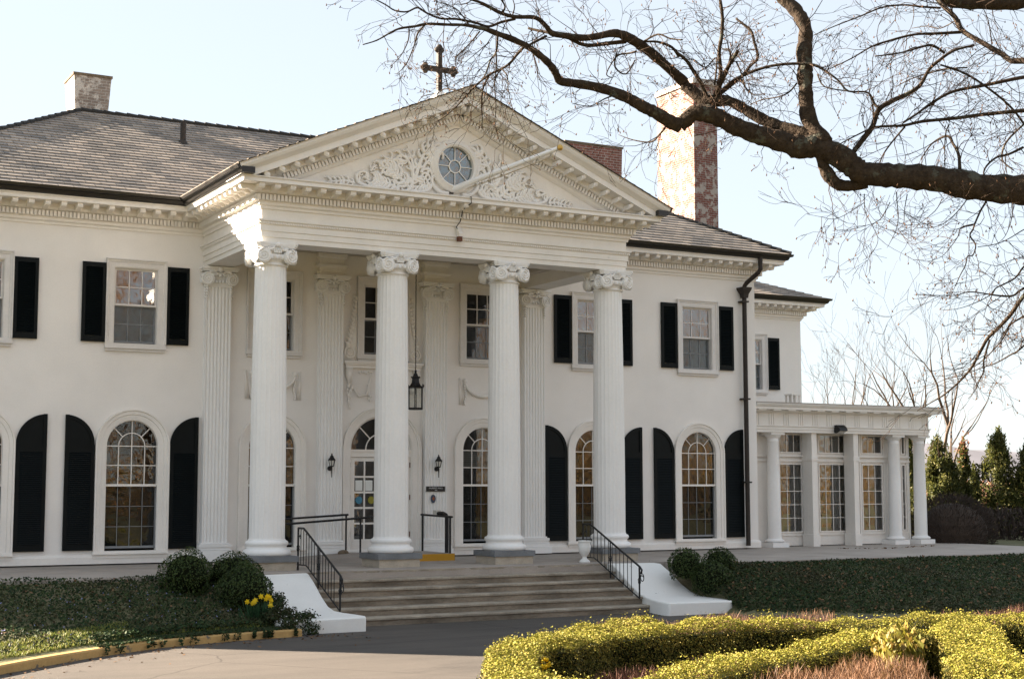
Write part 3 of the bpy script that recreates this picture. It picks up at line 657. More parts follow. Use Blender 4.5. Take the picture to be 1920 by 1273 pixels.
# ---- windows
def lattice(mb, x0, x1, z0, z1, nc, nr, y, t, d=.012):
    for i in range(1, nc): x = x0 + (x1 - x0) * i / nc; mb.box(x - t / 2, x + t / 2, y - d, y + d, z0, z1)
    for j in range(1, nr): z = z0 + (z1 - z0) * j / nr; mb.box(x0, x1, y - d * .9, y + d * .9, z - t / 2, z + t / 2)
def rim(mb, x0, x1, z0, z1, y0, y1, t):
    mb.box(x0 - t, x0, y0, y1, z0 - t, z1 + t); mb.box(x1, x1 + t, y0, y1, z0 - t, z1 + t); mb.box(x0, x1, y0, y1, z0 - t, z0); mb.box(x0, x1, y0, y1, z1, z1 + t)
def upper_window(x, y=0, curtain=None, parent=None, framed=True):
    parent = parent or man
    m = MB(); CAS = [(-.0, -.02), (.0, .03), (.03, .04), (.11, .045), (.12, .06), (.16, .065), (.165, .09), (.19, .09), (.19, -.02)]
    m.sweep([(x + .465, 4.66), (x + .465, 6.29), (x - .465, 6.29), (x - .465, 4.66)], CAS, lambda a, z, b: (a, y - b, z))
    for x0, x1 in ((x - .50, x - .455), (x + .455, x + .50)): m.box(x0, x1, y - .0, y + .2, 4.62, 6.32)
    m.box(x - .455, x + .455, y, y + .2, 6.275, 6.32)
    o = m.build('window', M['frame'], parent)
    m = MB(); m.box(x - .655, x + .655, y - .07, y + .2, 4.575, 4.66); m.box(x - .66, x + .66, y - .10, y, 4.545, 4.573); m.box(x - .64, x + .64, y - .06, y, 4.49, 4.543); m.build('sill', M['frame'], o)
    m = MB(); rim(m, x - .42, x + .42, 5.52, 6.24, y + .045, y + .075, .035); lattice(m, x - .42, x + .42, 5.52, 6.24, 3, 2, y + .06, .02)
    m.box(x - .455, x + .455, y + .03, y + .08, 5.475, 5.518); m.build('sash', M['frame'], o)
    m = MB(); rim(m, x - .42, x + .42, 4.72, 5.45, y + .10, y + .13, .03); lattice(m, x - .42, x + .42, 4.72, 5.45, 3, 2, y + .115, .017); m.build('sash', M['grey'], o)
    m = MB(); m.add([(x - .45, y + .062, 5.49), (x + .45, y + .062, 5.49), (x + .45, y + .062, 6.27), (x - .45, y + .062, 6.27)], [(0, 1, 2, 3)]); m.build('glass_pane', M['glass_up' if framed else 'glass'], o)
    m = MB(); m.add([(x - .45, y + .117, 4.68), (x + .45, y + .117, 4.68), (x + .45, y + .117, 5.49), (x - .45, y + .117, 5.49)], [(0, 1, 2, 3)]); m.build('glass_pane', M['glass_screen' if framed else 'glass'], o)
    if curtain: curtain(o, x)
    return o
def drape(mb, x0, x1, z0, z1, y):
    n = 24; vs = []
    for j in range(2):
        for i in range(n + 1): vs.append((x0 + (x1 - x0) * i / n, y + .03 * math.sin(i * 1.9), (z0, z1)[j]))
    mb.add(vs, [(i, i + 1, n + 2 + i, n + 1 + i) for i in range(n)])
def cur_up(o, x):
    m = MB(); drape(m, x + .05, x + .46, 4.66, 5.7, .3); m.build('curtain', M['curtain'], o)
for x in UPX: upper_window(x, curtain=cur_up if abs(x) < 3 else None, framed=abs(x) > 3)
def blind_(o, x, z):
    m = MB()
    for k in range(int((6.3 - z) / .05)): m.box(x - .45, x + .45, .22, .235, 6.3 - .05 * k - .046, 6.3 - .05 * k)
    m.build('blind', M['blind'], o)
def lower_window(x, curtain=None):
    ZS = 2.47
    m = MB(); CAS = [(-.03, -.02), (-.03, .02), (.0, .035), (.09, .04), (.10, .06), (.17, .065), (.18, .09), (.215, .09), (.215, -.02)]
    m.sweep([(x + .575, .21), (x + .575, ZS)] + arcpts(x, ZS, .575, 0, PI, 24)[1:-1] + [(x - .575, ZS), (x - .575, .21)], CAS, F0)
    m.sweep([(x + .56, .24), (x + .56, ZS)] + arcpts(x, ZS, .56, 0, PI, 24)[1:-1] + [(x - .56, ZS), (x - .56, .24)], [(0, -.2), (0, .0), (.04, .0), (.04, -.2)], F0)
    o = m.build('window', M['trim'], man, smooth=True, angle=35)
    m = MB(); m.box(x - .80, x + .80, -.085, .15, .215, .262); m.box(x - .81, x + .81, -.115, 0, .19, .213); m.box(x - .79, x + .79, -.07, 0, .115, .188); m.build('sill', M['trim'], o)
    m = MB(); rim(m, x - .53, x + .53, 1.67, ZS, .045, .075, .03) if False else None
    t = .019
    m.box(x - .56, x + .56, .03, .08, 1.615, 1.665)
    for q in (-.28, 0, .28): m.box(x + q - t / 2, x + q + t / 2, .048, .072, 1.665, ZS)
    for z in (2.06, ZS): m.box(x - .56, x + .56, .05, .07, z - t / 2, z + t / 2)
    m.sweep(arcpts(x, ZS, .28, 0, PI, 20), [(-t / 2, -.07), (-t / 2, -.05), (t / 2, -.05), (t / 2, -.07)], F0)
    m.box(x - t / 2, x + t / 2, .048, .072, ZS, ZS + .555)
    for a in (PI / 4, 3 * PI / 4):
        d = Vector((math.cos(a), 0, math.sin(a))); m.obox(Vector((x, .06, ZS)) + d * .42, d * .138, Vector((0, .011, 0)), Vector((-d.z, 0, d.x)) * (t / 2))
    m.sweep([(x + .535, 1.66), (x + .535, ZS)] + arcpts(x, ZS, .535, 0, PI, 24)[1:-1] + [(x - .535, ZS), (x - .535, 1.66)], [(0, -.08), (0, -.04), (.026, -.04), (.026, -.08)], F0)
    m.build('sash', M['trim'], o)
    m = MB(); rim(m, x - .53, x + .53, .34, 1.62, .10, .13, .03); lattice(m, x - .53, x + .53, .34, 1.62, 4, 3, .115, .012); m.box(x - .53, x + .53, .095, .135, .31, .36); m.build('sash', M['grey'], o)
    P = [(x - .56, 1.63), (x + .56, 1.63)] + arcpts(x, ZS, .56, 0, PI, 24)
    m = MB(); m.add([(a, .062, b) for a, b in P], [tuple(range(len(P)))]); m.build('glass_pane', M['glass'], o)
    m = MB(); m.add([(x - .55, .117, .3), (x + .55, .117, .3), (x + .55, .117, 1.64), (x - .55, .117, 1.64)], [(0, 1, 2, 3)]); m.build('glass_pane', M['glass_low'], o)
    if curtain: curtain(o, x)
def cur_r(o, x):
    m = MB(); drape(m, x - .02, x + .62, .3, 3.0, .32); m.build('curtain', M['curtain'], o)
    m = MB()
    for k in range(9): m.box(x - .56, x + .56, .24, .25, 2.06 + k * .046, 2.06 + k * .046 + .04)
    m.build('blind', M['blind'], o)
def cur_l(o, x):
    m = MB(); drape(m, x - .62, x - .30, .3, 3.0, .32); m.build('curtain', M['curtain'], o)
for x in LOX: lower_window(x, cur_r if abs(x - 2.66) < .1 else cur_l if abs(x + 2.66) < .1 else None)

# ---- shutters
def shutter(x0, x1, z0, z1, y=0, parent=None):
    m = MB(); t = .07
    m.box(x0, x0 + t, y - .065, y - .02, z0, z1); m.box(x1 - t, x1, y - .065, y - .02, z0, z1)
    for a, b in ((z0, z0 + .12), (z1 - .10, z1)): m.box(x0 + t, x1 - t, y - .064, y - .021, a, b)
    z = z0 + .13
    while z < z1 - .11:
        m.obox(((x0 + x1) / 2, y - .042, z + .02), ((x1 - x0) / 2 - t - .001, 0, 0), (0, .018, .02), (0, -.004, .004)); z += .042
    m.build('shutter', M['shutter'], parent or man)
def arch_shutter(xi, xo):           # xi: edge beside the window, xo: outer edge (the tall one)
    s = 1 if xo > xi else -1; r = abs(xo - xi); z0, z1 = .283, 3.112; zs = z1 - r; t = .075
    P = [(xi, z0), (xo, z0), (xo, z1)] + [(xo - s * r * math.sin(a * PI / 28), zs + r * math.cos(a * PI / 28)) for a in range(1, 14)] + [(xi, zs)]
    m = MB(); m.prism(P, F0, .02, .045)
    B = MB.box
    xs = sorted((xi, xi + s * t)); m.box(xs[0], xs[1], -.068, -.046, z0, zs)
    xs = sorted((xo - s * t, xo)); m.box(xs[0], xs[1], -.068, -.046, z0, z1)
    xs = sorted((xi + s * t, xo - s * t)); m.box(xs[0], xs[1], -.067, -.046, z0, z0 + .13)
    top = [(xi, zs - .16), (xo, zs - .16)] + [(xo, z1)] + P[3:]
    m.prism([(xs[0], zs - .17), (xs[1], zs - .17), (xs[1], zs - .02), (xs[0], zs - .02)], F0, .046, .066)
    m.sweep([(xo - s * r * math.sin(a * PI / 28) if False else xo - s * (r - .04) * math.sin(a * PI / 28), zs + (r - .04) * math.cos(a * PI / 28)) for a in range(0, 15)], [(-.035, .046), (-.035, .066), (.035, .066), (.035, .046)], F0)
    z = z0 + .14
    while z < zs - .18:
        m.obox(((xi + xo) / 2, -.055, z + .02), (abs(xo - xi) / 2 - t - .001, 0, 0), (0, .011, .018), (0, -.004, .004)); z += .042
    m.build('shutter', M['shutter'], man)
for c in (-DW, -CW, CW, DW):
    for s in (-1, 1):
        a, b = sorted((c + s * .660, c + s * 1.155)); shutter(a, b, 4.668, 6.368)
        arch_shutter(c + s * .806, c + s * 1.42)

# ---- front door
m = MB(); CAS = [(-.03, -.25), (-.03, -.02), (.0, .02), (.05, .03), (.12, .035), (.13, .06), (.17, .065), (.18, .09), (.20, .09), (.20, -.02), (.0, -.25)]
m.sweep([(.79, 0.1), (.79, 2.45)] + arcpts(0, 2.45, .79, 0, PI, 28)[1:-1] + [(-.79, 2.45), (-.79, .1)], CAS, F0); ds = m.build('door_surround', M['trim'], man, smooth=True, angle=35)
m = MB(); m.box(-.76, .76, .04, .2, 2.30, 2.44); m.box(-.77, .77, .02, .1, 2.41, 2.46); m.box(-.77, .77, .025, .1, 2.29, 2.315); m.build('transom', M['trim'], ds)
m = MB(); t = .024; m.sweep(arcpts(0, 2.46, .36, 0, PI, 20), [(-t / 2, -.1), (-t / 2, -.075), (t / 2, -.075), (t / 2, -.1)], F0)
for a in (PI / 4, PI / 2, 3 * PI / 4):
    d = Vector((math.cos(a), 0, math.sin(a))); m.obox(Vector((0, .088, 2.46)) + d * .56, d * .2, Vector((0, .011, 0)), Vector((-d.z, 0, d.x)) * (t / 2))
m.sweep(arcpts(0, 2.46, .75, 0, PI, 28), [(-.02, -.12), (-.02, -.07), (.02, -.07), (.02, -.12)], F0); fl = m.build('fanlight', M['trim'], ds)
m = MB(); P = [(-.77, 2.45)] + [(.77, 2.45)] + arcpts(0, 2.45, .77, 0, PI, 24); m.add([(a, .095, b) for a, b in P], [tuple(range(len(P)))]); m.build('glass_pane', M['glass'], fl)
def door(s):
    x0, x1 = (-.76, -.004) if s < 0 else (.004, .76); m = MB(); y0, y1 = .07, .115
    gx0, gx1 = (-.64, -.14) if s < 0 else (.14, .64)
    m.box(x0, gx0, y0, y1, .12, 2.285); m.box(gx1, x1, y0, y1, .12, 2.285); m.box(gx0, gx1, y0, y1, .12, .41); m.box(gx0, gx1, y0, y1, 2.19, 2.285)
    m.box((gx0 + gx1) / 2 - .018, (gx0 + gx1) / 2 + .018, y0 + .004, y1 - .004, .41, 2.19)
    for k in range(1, 5): z = .41 + 1.78 * k / 5; m.box(gx0, gx1, y0 + .006, y1 - .006, z - .022, z + .022)
    o = m.build('door', M['trim'], man)
    m = MB(); m.add([(gx0, .093, .41), (gx1, .093, .41), (gx1, .093, 2.19), (gx0, .093, 2.19)], [(0, 1, 2, 3)]); m.build('glass_pane', M['glass_clear'], o)
    for z in (.45, 1.3, 2.05):
        m = MB(); m.box(x0 - .012 if s < 0 else x1 - .014, x0 + .014 if s < 0 else x1 + .012, .045, .069, z, z + .12); m.build('hinge', M['brass'], o)
    m = MB(); hx = x1 - .06 if s < 0 else x0 + .06; m.tube([(hx, .07, 1.05), (hx, .02, 1.05), (hx, .02, 1.25), (hx, .07, 1.25)], .012, 6); m.build('handle', M['iron'], o)
    if s < 0:
        for x in (-.625, -.375):
            m = MB(); m.box(x, x + .20, .084, .088, 1.50, 1.77); pp = m.build('notice', M['plaque'], o)
            m = MB(); m.box(x + .012, x + .188, .080, .083, 1.515, 1.755); m.build('sheet', M['paper'], pp)
        for x, mm_ in ((-.52, 'cyan'), (-.21, 'olive')):
            m = MB(); m.prism(arcpts(x, 1.30, .085, 0, 2 * PI, 24)[:-1], F0, -.089, -.084); m.build('round_sticker', M[mm_], o)
    return o
door(-1); door(1)
# ---- carved dressing round the middle upper window
m = MB(); m.box(-1.0, 1.0, -.16, 0, 4.44, 4.485); m.box(-.97, .97, -.13, 0, 4.40, 4.438); m.box(-.94, .94, -.09, 0, 4.33, 4.398)
bal = m.build('carved_window_shelf', M['trim'], man)
m = MB()
for s in (-1, 1):
    m.prism([(s * .66, 4.49), (s * .98, 4.49), (s * .98, 4.62), (s * .93, 4.85), (s * .82, 5.15), (s * .74, 5.5), (s * .69, 6.0), (s * .66, 6.0)], F0, 0, .05)
    m.tube([(p[0], -.055, p[1]) for p in spiral(s * .82, 4.68, .155, 2.2, PI / 2, -s, 40)], [.026 - .014 * i / 40 for i in range(41)], 6)
    for k in range(12):
        t = k / 11; x = .90 - .2 * t ** .7; z = 4.88 + 1.08 * t; m.sphere((s * (x - .02), -.055, z), .055 - .02 * t, 6, 1, .6, 1.2); m.sphere((s * (x + .03), -.05, z + .04), .03, 6)
    m.tube([(s * .68, -.05, 4.5), (s * .69, -.05, 5.3), (s * .67, -.05, 6.0)], [.02, .018, .012], 5)
    m.prism([(s * .78, 4.33), (s * .93, 4.33), (s * .93, 4.16), (s * .88, 4.0), (s * .80, 3.98)], F0, 0, .12)
    rr = random.Random(3)
    for k in range(26): m.sphere((s * (.84 + rr.uniform(-.09, .09) * (1 - k / 30)), -.05, 4.0 - k * .024), .04 * (1 - k / 45), 6, 1, .6, 1)
    m.tube([(s * .78, -.03, 3.95), (s * .6, -.05, 3.68), (s * .4, -.05, 3.72), (s * .30, -.04, 4.15), (s * .25, -.03, 4.25)], [.018, .03, .03, .02, .012], 6)
    for k in range(9): m.sphere((s * (.32 + rr.uniform(-.06, .06)), -.04, 3.95 - k * .045), .035, 6, 1, .6, 1)
    for k in range(6): m.sphere((s * (.28 + .06 * k), -.04, 4.24 + .02 * math.sin(k * 2)), .03, 6, 1, .6, 1)
m.build('console_carving', M['trim'], bal, smooth=True)
for x in (-2.66, 2.66):
    m = MB()
    for s in (-1, 1):
        m.sphere((x + s * .5, -.03, 4.13), .06, 7, 1, .7, 1)
        for k in range(9): m.tube([(x + s * (.5 + .02 * math.sin(k)), -.03, 4.08 - k * .06), (x + s * (.5 + .02 * math.sin(k + 1)), -.03, 4.02 - k * .06)], [.04 - .002 * k, .02], 6)
        m.prism([(x + s * .54, 3.55), (x + s * .66, 3.55), (x + s * .66, 4.2), (x + s * .62, 4.2)], F0, 0, .012)
    P = [(x + .5 * math.cos(PI + PI * i / 24), -.04, 4.10 - .33 * math.sin(PI * i / 24)) for i in range(25)]
    m.tube(P, [.018 + .035 * math.sin(PI * i / 24) for i in range(25)], 7)
    m.build('swag', M['trim'], man, smooth=True)

# ---- downpipe
m = MB(); m.tube([(10.62, -.66, 7.66), (10.62, -.66, 7.35), (10.60, -.60, 7.26), (10.48, -.24, 7.02), (10.46, -.17, 6.94), (10.46, -.17, 6.85)], .06, 8)
m.tube([(10.46, -.15, 6.75), (10.46, -.15, .06)], .062, 8); dp = m.build('downpipe', M['rust'], man)
m = MB(); m.add([(10.46 + a * r, -.15 + b * r - (0), z) for r, z in ((.075, 6.62), (.085, 6.72), (.14, 6.84), (.15, 6.90)) for a, b in ((-1, -1), (1, -1), (1, 1), (-1, 1))], [(4 * j + k, 4 * j + (k + 1) % 4, 4 * j + 4 + (k + 1) % 4, 4 * j + 4 + k) for j in range(3) for k in range(4)] + [(12, 13, 14, 15)]); m.build('conductor_head', M['rust'], dp)
for z in (6.5, 3.9, 1.7):
    m = MB(); m.box(10.36, 10.56, -.222, 0, z, z + .04); m.build('pipe_strap', M['rust'], dp)

# ---- chimneys, vent
def chimney(x, y, hw, hd, zb, zt, matn, flare=.0, cap=.06):
    m = MB(); P = []
    for z, k in ((zb, 0), (zt - cap, 1)):
        a, b = hw + flare * k, hd + flare * k; P += [(x - a, y - b, z), (x + a, y - b, z), (x + a, y + b, z), (x - a, y + b, z)]
    m.add(P, [(0, 3, 2, 1), (4, 5, 6, 7)] + [(k, (k + 1) % 4, 4 + (k + 1) % 4, 4 + k) for k in range(4)]); o = m.build('chimney', M[matn], roof)
    m = MB(); a, b = hw + flare + .025, hd + flare + .025; m.box(x - a, x + a, y - b, y + b, zt - cap + .001, zt); c = m.build('chimney_cap', M['rock'], man); c.parent = o
    return o
chimney(-5.72, 5.45, .37, .42, 10.3, 11.83, 'brick_pale', .09)
chimney(8.75, 5.2, .92, .5, 8.5, 11.62, 'brick_red', .06)
m = MB(); m.tube([(-3.9, 3.24, 9.7), (-3.9, 3.24, 10.46)], .07, 12); m.lathe([(.15, 0), (.075, .12)], (-3.9, 3.24, 9.88), 12); m.build('vent_pipe', M['rust'], roof)
# ---- rear wing of the mansion
WY, WR = 6.77, 18.1
holed(rect(WX - 2, WR, -.1, WT), [rect(15.5, 16.5, 4.72, 6.42)], lambda x, z: (x, WY, z), 'wall', M['stucco'], man)
m = MB(); m.add([(WR, WY, -.1), (WR, 12.5, -.1), (WR, 12.5, WT), (WR, WY, WT)], [(0, 1, 2, 3)]); m.build('wall', M['stucco'], man)
WLOOP = [(WX - 1.5, WY), (WR, WY), (WR, 12.5)]
m = MB(); m.sweep(WLOOP, CORN, H); c2 = m.build('cornice', M['trim'], man)
m = MB(); along(WLOOP, .15, .080, dentil(m, .11, .178, 7.256, 7.372, .052)); m.build('dentil_band', M['trim'], c2)
m = MB(); along(WLOOP, .33, .325, modillion(m)); m.build('modillion_band', M['trim'], c2)
m = MB(); m.sweep(WLOOP, GUT, H); m.build('gutter', M['bronze'], man)
m = MB(); x0, x1, y0, y1 = 9.2, WR + .72, WY - .72, 13.2; rn = (y1 - y0) / 2; tn2 = .40; t2 = math.atan(tn2); c_, s_ = math.cos(t2), math.sin(t2)
courses(m, (x0, y0, EZ), (1, 0, 0), (0, c_, s_), lambda s: 0, lambda s: x1 - x0 - s * c_, rn / c_)
courses(m, (x1, y1, EZ), (-1, 0, 0), (0, -c_, s_), lambda s: s * c_, lambda s: x1 - x0, rn / c_)
courses(m, (x1, y0, EZ), (0, 1, 0), (-c_, 0, s_), lambda s: s * c_, lambda s: y1 - y0 - s * c_, rn / c_)
wroof = m.build('roof', M['shingle'], man, normals=False)
wo = upper_window(16.0, WY); wo.location.z = .1
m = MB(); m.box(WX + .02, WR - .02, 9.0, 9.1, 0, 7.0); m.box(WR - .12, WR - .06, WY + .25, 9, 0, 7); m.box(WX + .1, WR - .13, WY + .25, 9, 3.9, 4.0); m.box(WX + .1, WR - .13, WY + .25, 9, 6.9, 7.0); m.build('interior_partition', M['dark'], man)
shutter(16.66, 17.155, 4.768, 6.468, WY); shutter(14.845, 15.34, 4.768, 6.468, WY)
m = MB(); m.box(14.76, 15.72, 8.0, 10.15, 8.3, 15.05); bc = m.build('chimney', M['brick_big'], wroof)
m = MB(); m.box(14.70, 15.78, 7.94, 10.21, 15.051, 15.16); m.box(14.73, 15.75, 7.97, 10.18, 15.161, 15.24); c = m.build('chimney_cap', M['brick_pale'], man); c.parent = bc

# ================================================================== SUNROOM (and an unseen wing on the left, added for its shadow)
def sunroom(s, name, label):
    sr = thing(name, label, 'sunroom')
    X0, X1, Y0, YG = WX + .005, 17.40, .30, .85
    fx = lambda x: x * s
    def MBX():
        return MB()
    def done(m, n, mat, par, **k):
        if s < 0: m.v = [(-x, y, z) for x, y, z in m.v]
        return m.build(n, mat, par, **k)
    m = MB(); m.sweep([(X0, Y0), (X1, Y0), (X1, WY)], [(-.45, 3.08), (0, 3.08), (0, 3.15), (.02, 3.155), (.02, 3.23), (.05, 3.24), (.05, 3.265), (0, 3.27), (0, 3.60), (.04, 3.61), (.07, 3.65), (.10, 3.68), (.27, 3.69), (.27, 3.75), (.30, 3.77), (.34, 3.83), (.34, 3.845), (-.45, 3.85)], H); en = done(m, 'entablature', M['frieze'], sr)
    m = MB(); n = 13
    for k in range(n):
        x = X0 + .25 + (X1 - X0 - .4) * k / (n - 1)
        for d in (-.075, 0, .075): m.box(x + d - .028, x + d + .028, Y0 - .018, Y0 + .01, 3.275, 3.595)
        m.box(x - .13, x + .13, Y0 - .25, Y0 - .02, 3.655, 3.688)
    done(m, 'triglyph_band', M['frieze'], en)
    m = MB(); m.box(X0, X1 + .31, Y0 - .31, WY, 3.852, 3.88); done(m, 'roof', M['terrace'], sr)
    m = MB(); m.box(X0 + .02, X1 - .45, Y0 + .45, WY - .02, 3.30, 3.33); done(m, 'ceiling', M['ceiling'], sr)
    # glazed wall with openings
    bays = [(12.08, 13.13), (13.71, 14.76), (15.29, 16.08), (16.80, 16.96)]
    hol = []
    for a, b in bays: hol += [rect(a, b, .34, 2.25), rect(a, b, 2.53, 3.07)]
    h = holed(rect(X0, 17.10, -.05, 3.30), hol, lambda x, z: (x * s, YG, z), 'wall', M['trim'], sr)
    m = MB(); ct = MB(); gp = MB()
    for a, b in bays:
        nc = 4 if b - a > .9 else (1 if b - a < .5 else 3)
        for z0, z1, nr in ((.34, 2.25, 5), (2.53, 3.07, 1)):
            rim(ct, a + .035, b - .035, z0 + .035, z1 - .035, YG - .03, YG + .06, .035); lattice(ct, a + .03, b - .03, z0 + .03, z1 - .03, nc, nr, YG + .01, .018)
            gp.add([(a, YG + .012, z0), (b, YG + .012, z0), (b, YG + .012, z1), (a, YG + .012, z1)], [(0, 1, 2, 3)])
            rim(m, a - .03, b + .03, z0 - .03, z1 + .03, YG - .035, YG - .001, .05)
    m.box(X0, 17.1, YG - .06, YG - .002, 2.30, 2.35); m.box(X0, 17.1, YG - .075, YG - .002, 2.43, 2.47)
    done(m, 'window_casing', M['trim'], sr); wf = done(ct, 'window', M['trim'], sr); done(gp, 'glass_pane', M['glass_clear'], wf)
    # end wall: posts and glass
    m = MB(); g = MB()
    for k in range(6):
        y = YG + .05 + k * (WY - YG - .2) / 5; m.box(17.04, 17.10, y - .08, y + .08, 0, 3.3)
    m.box(17.045, 17.095, YG, WY, 0, .35); m.box(17.05, 17.09, YG, WY, 2.27, 2.5)
    for k in range(1, 5): m.box(17.06, 17.08, YG, WY, .35 + k * .384, .35 + k * .384 + .02)
    for k in range(22): y = YG + .2 + k * .24; m.box(17.061, 17.079, y, y + .02, .35, 2.27)
    g.add([(17.07, YG, .3), (17.07, WY, .3), (17.07, WY, 3.2), (17.07, YG, 3.2)], [(0, 1, 2, 3)])
    w2 = done(m, 'window', M['trim'], sr); done(g, 'glass_pane', M['glass_clear'], w2)
    # piers and columns
    for x in (13.185, 14.69):
        m = MB(); m.box(x - .085, x + .085, Y0 + .07, YG - .07, .30, 3.079); m.box(x - .12, x + .12, Y0 + .03, YG - .071, -.05, .298); m.box(x - .11, x + .11, Y0 + .05, YG - .072, 2.32, 2.44); done(m, 'pier', M['trim'], sr)
    for x in (11.91, 16.28, 17.25):
        m = MB(); m.lathe([(.185, .20), (.183, .9), (.172, 1.8), (.155, 2.82), (.165, 2.84), (.155, 2.86), (.155, 2.92), (.175, 2.94), (.215, 2.99), (.225, 3.01)], (x, Y0 + .27, 0), 28)
        cc = done(m, 'column', M['column'], sr, smooth=True, angle=40)
        m = MB(); m.box(x - .23, x + .23, Y0 + .04, Y0 + .50, 3.012, 3.079); done(m, 'abacus', M['column'], cc)
        m = MB(); m.lathe([(.20, .095), (.255, .11), (.27, .14), (.25, .17), (.21, .185), (.20, .20)], (x, Y0 + .27, 0), 28); m.box(x - .275, x + .275, Y0 - .005, Y0 + .545, -.05, .095); done(m, 'base', M['column'], cc)
    m = MB(); m.box(X0, 17.1, YG, WY, -.04, -.012); done(m, 'floor', M['floorwood'], sr)
    return sr
sr = sunroom(1, 'sunroom', 'low white sunroom with round columns and gridded windows at the right end of the mansion')
an = thing('unseen_shade_wing', 'unseen white two storey wing added left of the mansion to shade the drive', 'shade caster', (-15, 4, 0))  # unseen wing, added and placed to cast the shadow edge on the drive
holed(rect(-15.2, -10.93, -.1, WT), [rect(-13.57, -12.57, 4.62, 6.32)], lambda x, z: (x, -.8, z), 'wall', M['stucco'], an)
m = MB(); m.add([(-15.2, -.8, -.1), (-15.2, 9, -.1), (-15.2, 9, WT), (-15.2, -.8, WT)], [(0, 1, 2, 3)]); m.build('wall', M['stucco'], an)
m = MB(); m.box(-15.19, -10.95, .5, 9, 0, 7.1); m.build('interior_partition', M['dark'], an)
SL = [(-15.2, 9), (-15.2, -.8), (-10.93, -.8)]
m = MB(); m.sweep(SL, CORN, H); c3 = m.build('cornice', M['trim'], an); m = MB(); along(SL, .15, .080, dentil(m, .11, .178, 7.256, 7.372, .052)); m.build('dentil_band', M['trim'], c3)
m = MB(); along(SL, .33, .325, modillion(m)); m.build('modillion_band', M['trim'], c3)
m = MB(); m.sweep(SL, GUT, H); m.build('gutter', M['bronze'], an); m = MB(); m.prism([(-15.7, 7.7), (-10.95, 7.7), (-10.95, 7.95)], F0, 1.3, -9.0); m.build('roof', M['shingle'], an)
upper_window(-13.07, -.8, parent=an); shutter(-14.225, -13.73, 4.668, 6.368, -.8, an); shutter(-12.41, -11.915, 4.668, 6.368, -.8, an)
m = MB(); m.box(-22, -15.201, .3, 9, -.1, 4.1); m.build('wall', M['stucco'], an); m = MB(); m.box(-22.3, -15.21, 0, 9.3, 4.1, 4.3); m.build('roof', M['terrace'], an); local(an)  # low unseen block, added to widen the shade over the left bank
m = MB(); m.box(13.24, 13.56, 1.35, 1.65, 3.88, 3.93); m.box(13.22, 13.58, 1.33, 1.67, 4.19, 4.23)
for x in (13.26, 13.40, 13.54):
    for y in (1.37, 1.63): m.box(x - .025, x + .025, y - .02, y + .02, 3.93, 4.19)
m.box(13.33, 13.47, 1.43, 1.57, 3.93, 4.19); m.build('roof_vent', M['frieze'], sr)
m = MB(); m.box(12.02, 12.10, .62, .70, .14, .30); m.build('junction_box', M['grey'], sr)

# ================================================================== SITE
KERB = [(-24, -29), (-19.5, -22), (-16, -17.4), (-13, -13.6), (-10.2, -10.5), (-8.8, -9.2), (-7.4, -8.2), (-6.0, -7.72), (-4.75, -7.52)]
KX = np.array([k[0] for k in KERB]); KY = np.array([k[1] for k in KERB])
def yf(x): return np.where(x < -4.85, np.interp(x, KX, KY), np.where(x < 4.55, -4.6, np.interp(x, [4.55, 6, 8.5, 20], [-7.6, -8.5, -10.2, -11.6])))
def ytp(x): return np.where(x < -4.85, -4.78, np.where(x < 4.55, -4.3, -5.55))
def gz(x, y):
    x = np.asarray(x, float); y = np.asarray(y, float)
    f, t = yf(x) + np.where(x < -4.85, .5, 0), ytp(x); zf = np.where(x < -4.85, -.83, -.95)
    k = np.clip((y - f) / (t - f), 0, 1); z = np.where(y < f, -.96, zf + (-.07 - zf) * np.where(x < -4.85, k ** 1.25, k ** .9))
    z = np.where(y < -22, -.96 + .75 * np.clip((-22 - y) / 6, 0, 1), z)
    z = np.where((y < f) & (x < -4.75) & (y < f - 30), z, z)
    d = np.hypot(x, y); z = z - 5 * np.clip((d - 70) / 300, 0, 1)
    return z
xs = np.concatenate([[-9000, -3000, -900, -300, -120, -60, -40], np.arange(-28, 30.1, .45), [40, 60, 120, 300, 900, 3000, 9000]])
ys = np.concatenate([[-9000, -3000, -900, -300, -120, -60], np.arange(-40, -16, 1.0), np.arange(-16, 0, .3), [0, 8, 20, 40, 60, 120, 300, 900, 3000, 9000]])
XX, YY = np.meshgrid(xs, ys); ZZ = gz(XX, YY); nx, ny = len(xs), len(ys)
m = MB(); m.v = list(zip(XX.ravel().tolist(), YY.ravel().tolist(), ZZ.ravel().tolist()))
m.f = [(j * nx + i, j * nx + i + 1, (j + 1) * nx + i + 1, (j + 1) * nx + i) for j in range(ny - 1) for i in range(nx - 1)]; m.m = [0] * len(m.f); m.uv = [None] * len(m.f)
g = m.build('ground', M['earth'], smooth=True, normals=False); tag(g, kind='structure')
# driveway
dv = [(x, y) for x, y in KERB if y > -24] + [(-4.75, -6.2), (4.35, -6.2), (4.35, -7.5), (34, -7.5), (34, -22), (-19.4, -22)]
m = MB(); m.add([(x, y, -.945) for x, y in dv], [tuple(range(len(dv)))]); d = m.build('driveway', M['asphalt'], normals=False); tag(d, kind='structure')
# kerb
m = MB(); P = spline([(x, y) for x, y in KERB], 6)
m.sweep(P, [(0.01, -1.0), (0.0, -.845), (-.02, -.822), (-.13, -.818), (-.18, -.84), (-.18, -1.0)], H); k = m.build('kerb', M['yellow']); tag(k, kind='structure', label='yellow painted concrete kerb along the driveway')
m = MB(); m.sweep(P, [(-.17, -.99), (-.17, -.828), (-.6, -.80), (-1.25, -.80), (-1.25, -.99)], H); k = m.build('verge', M['earth']); tag(k, kind='structure')
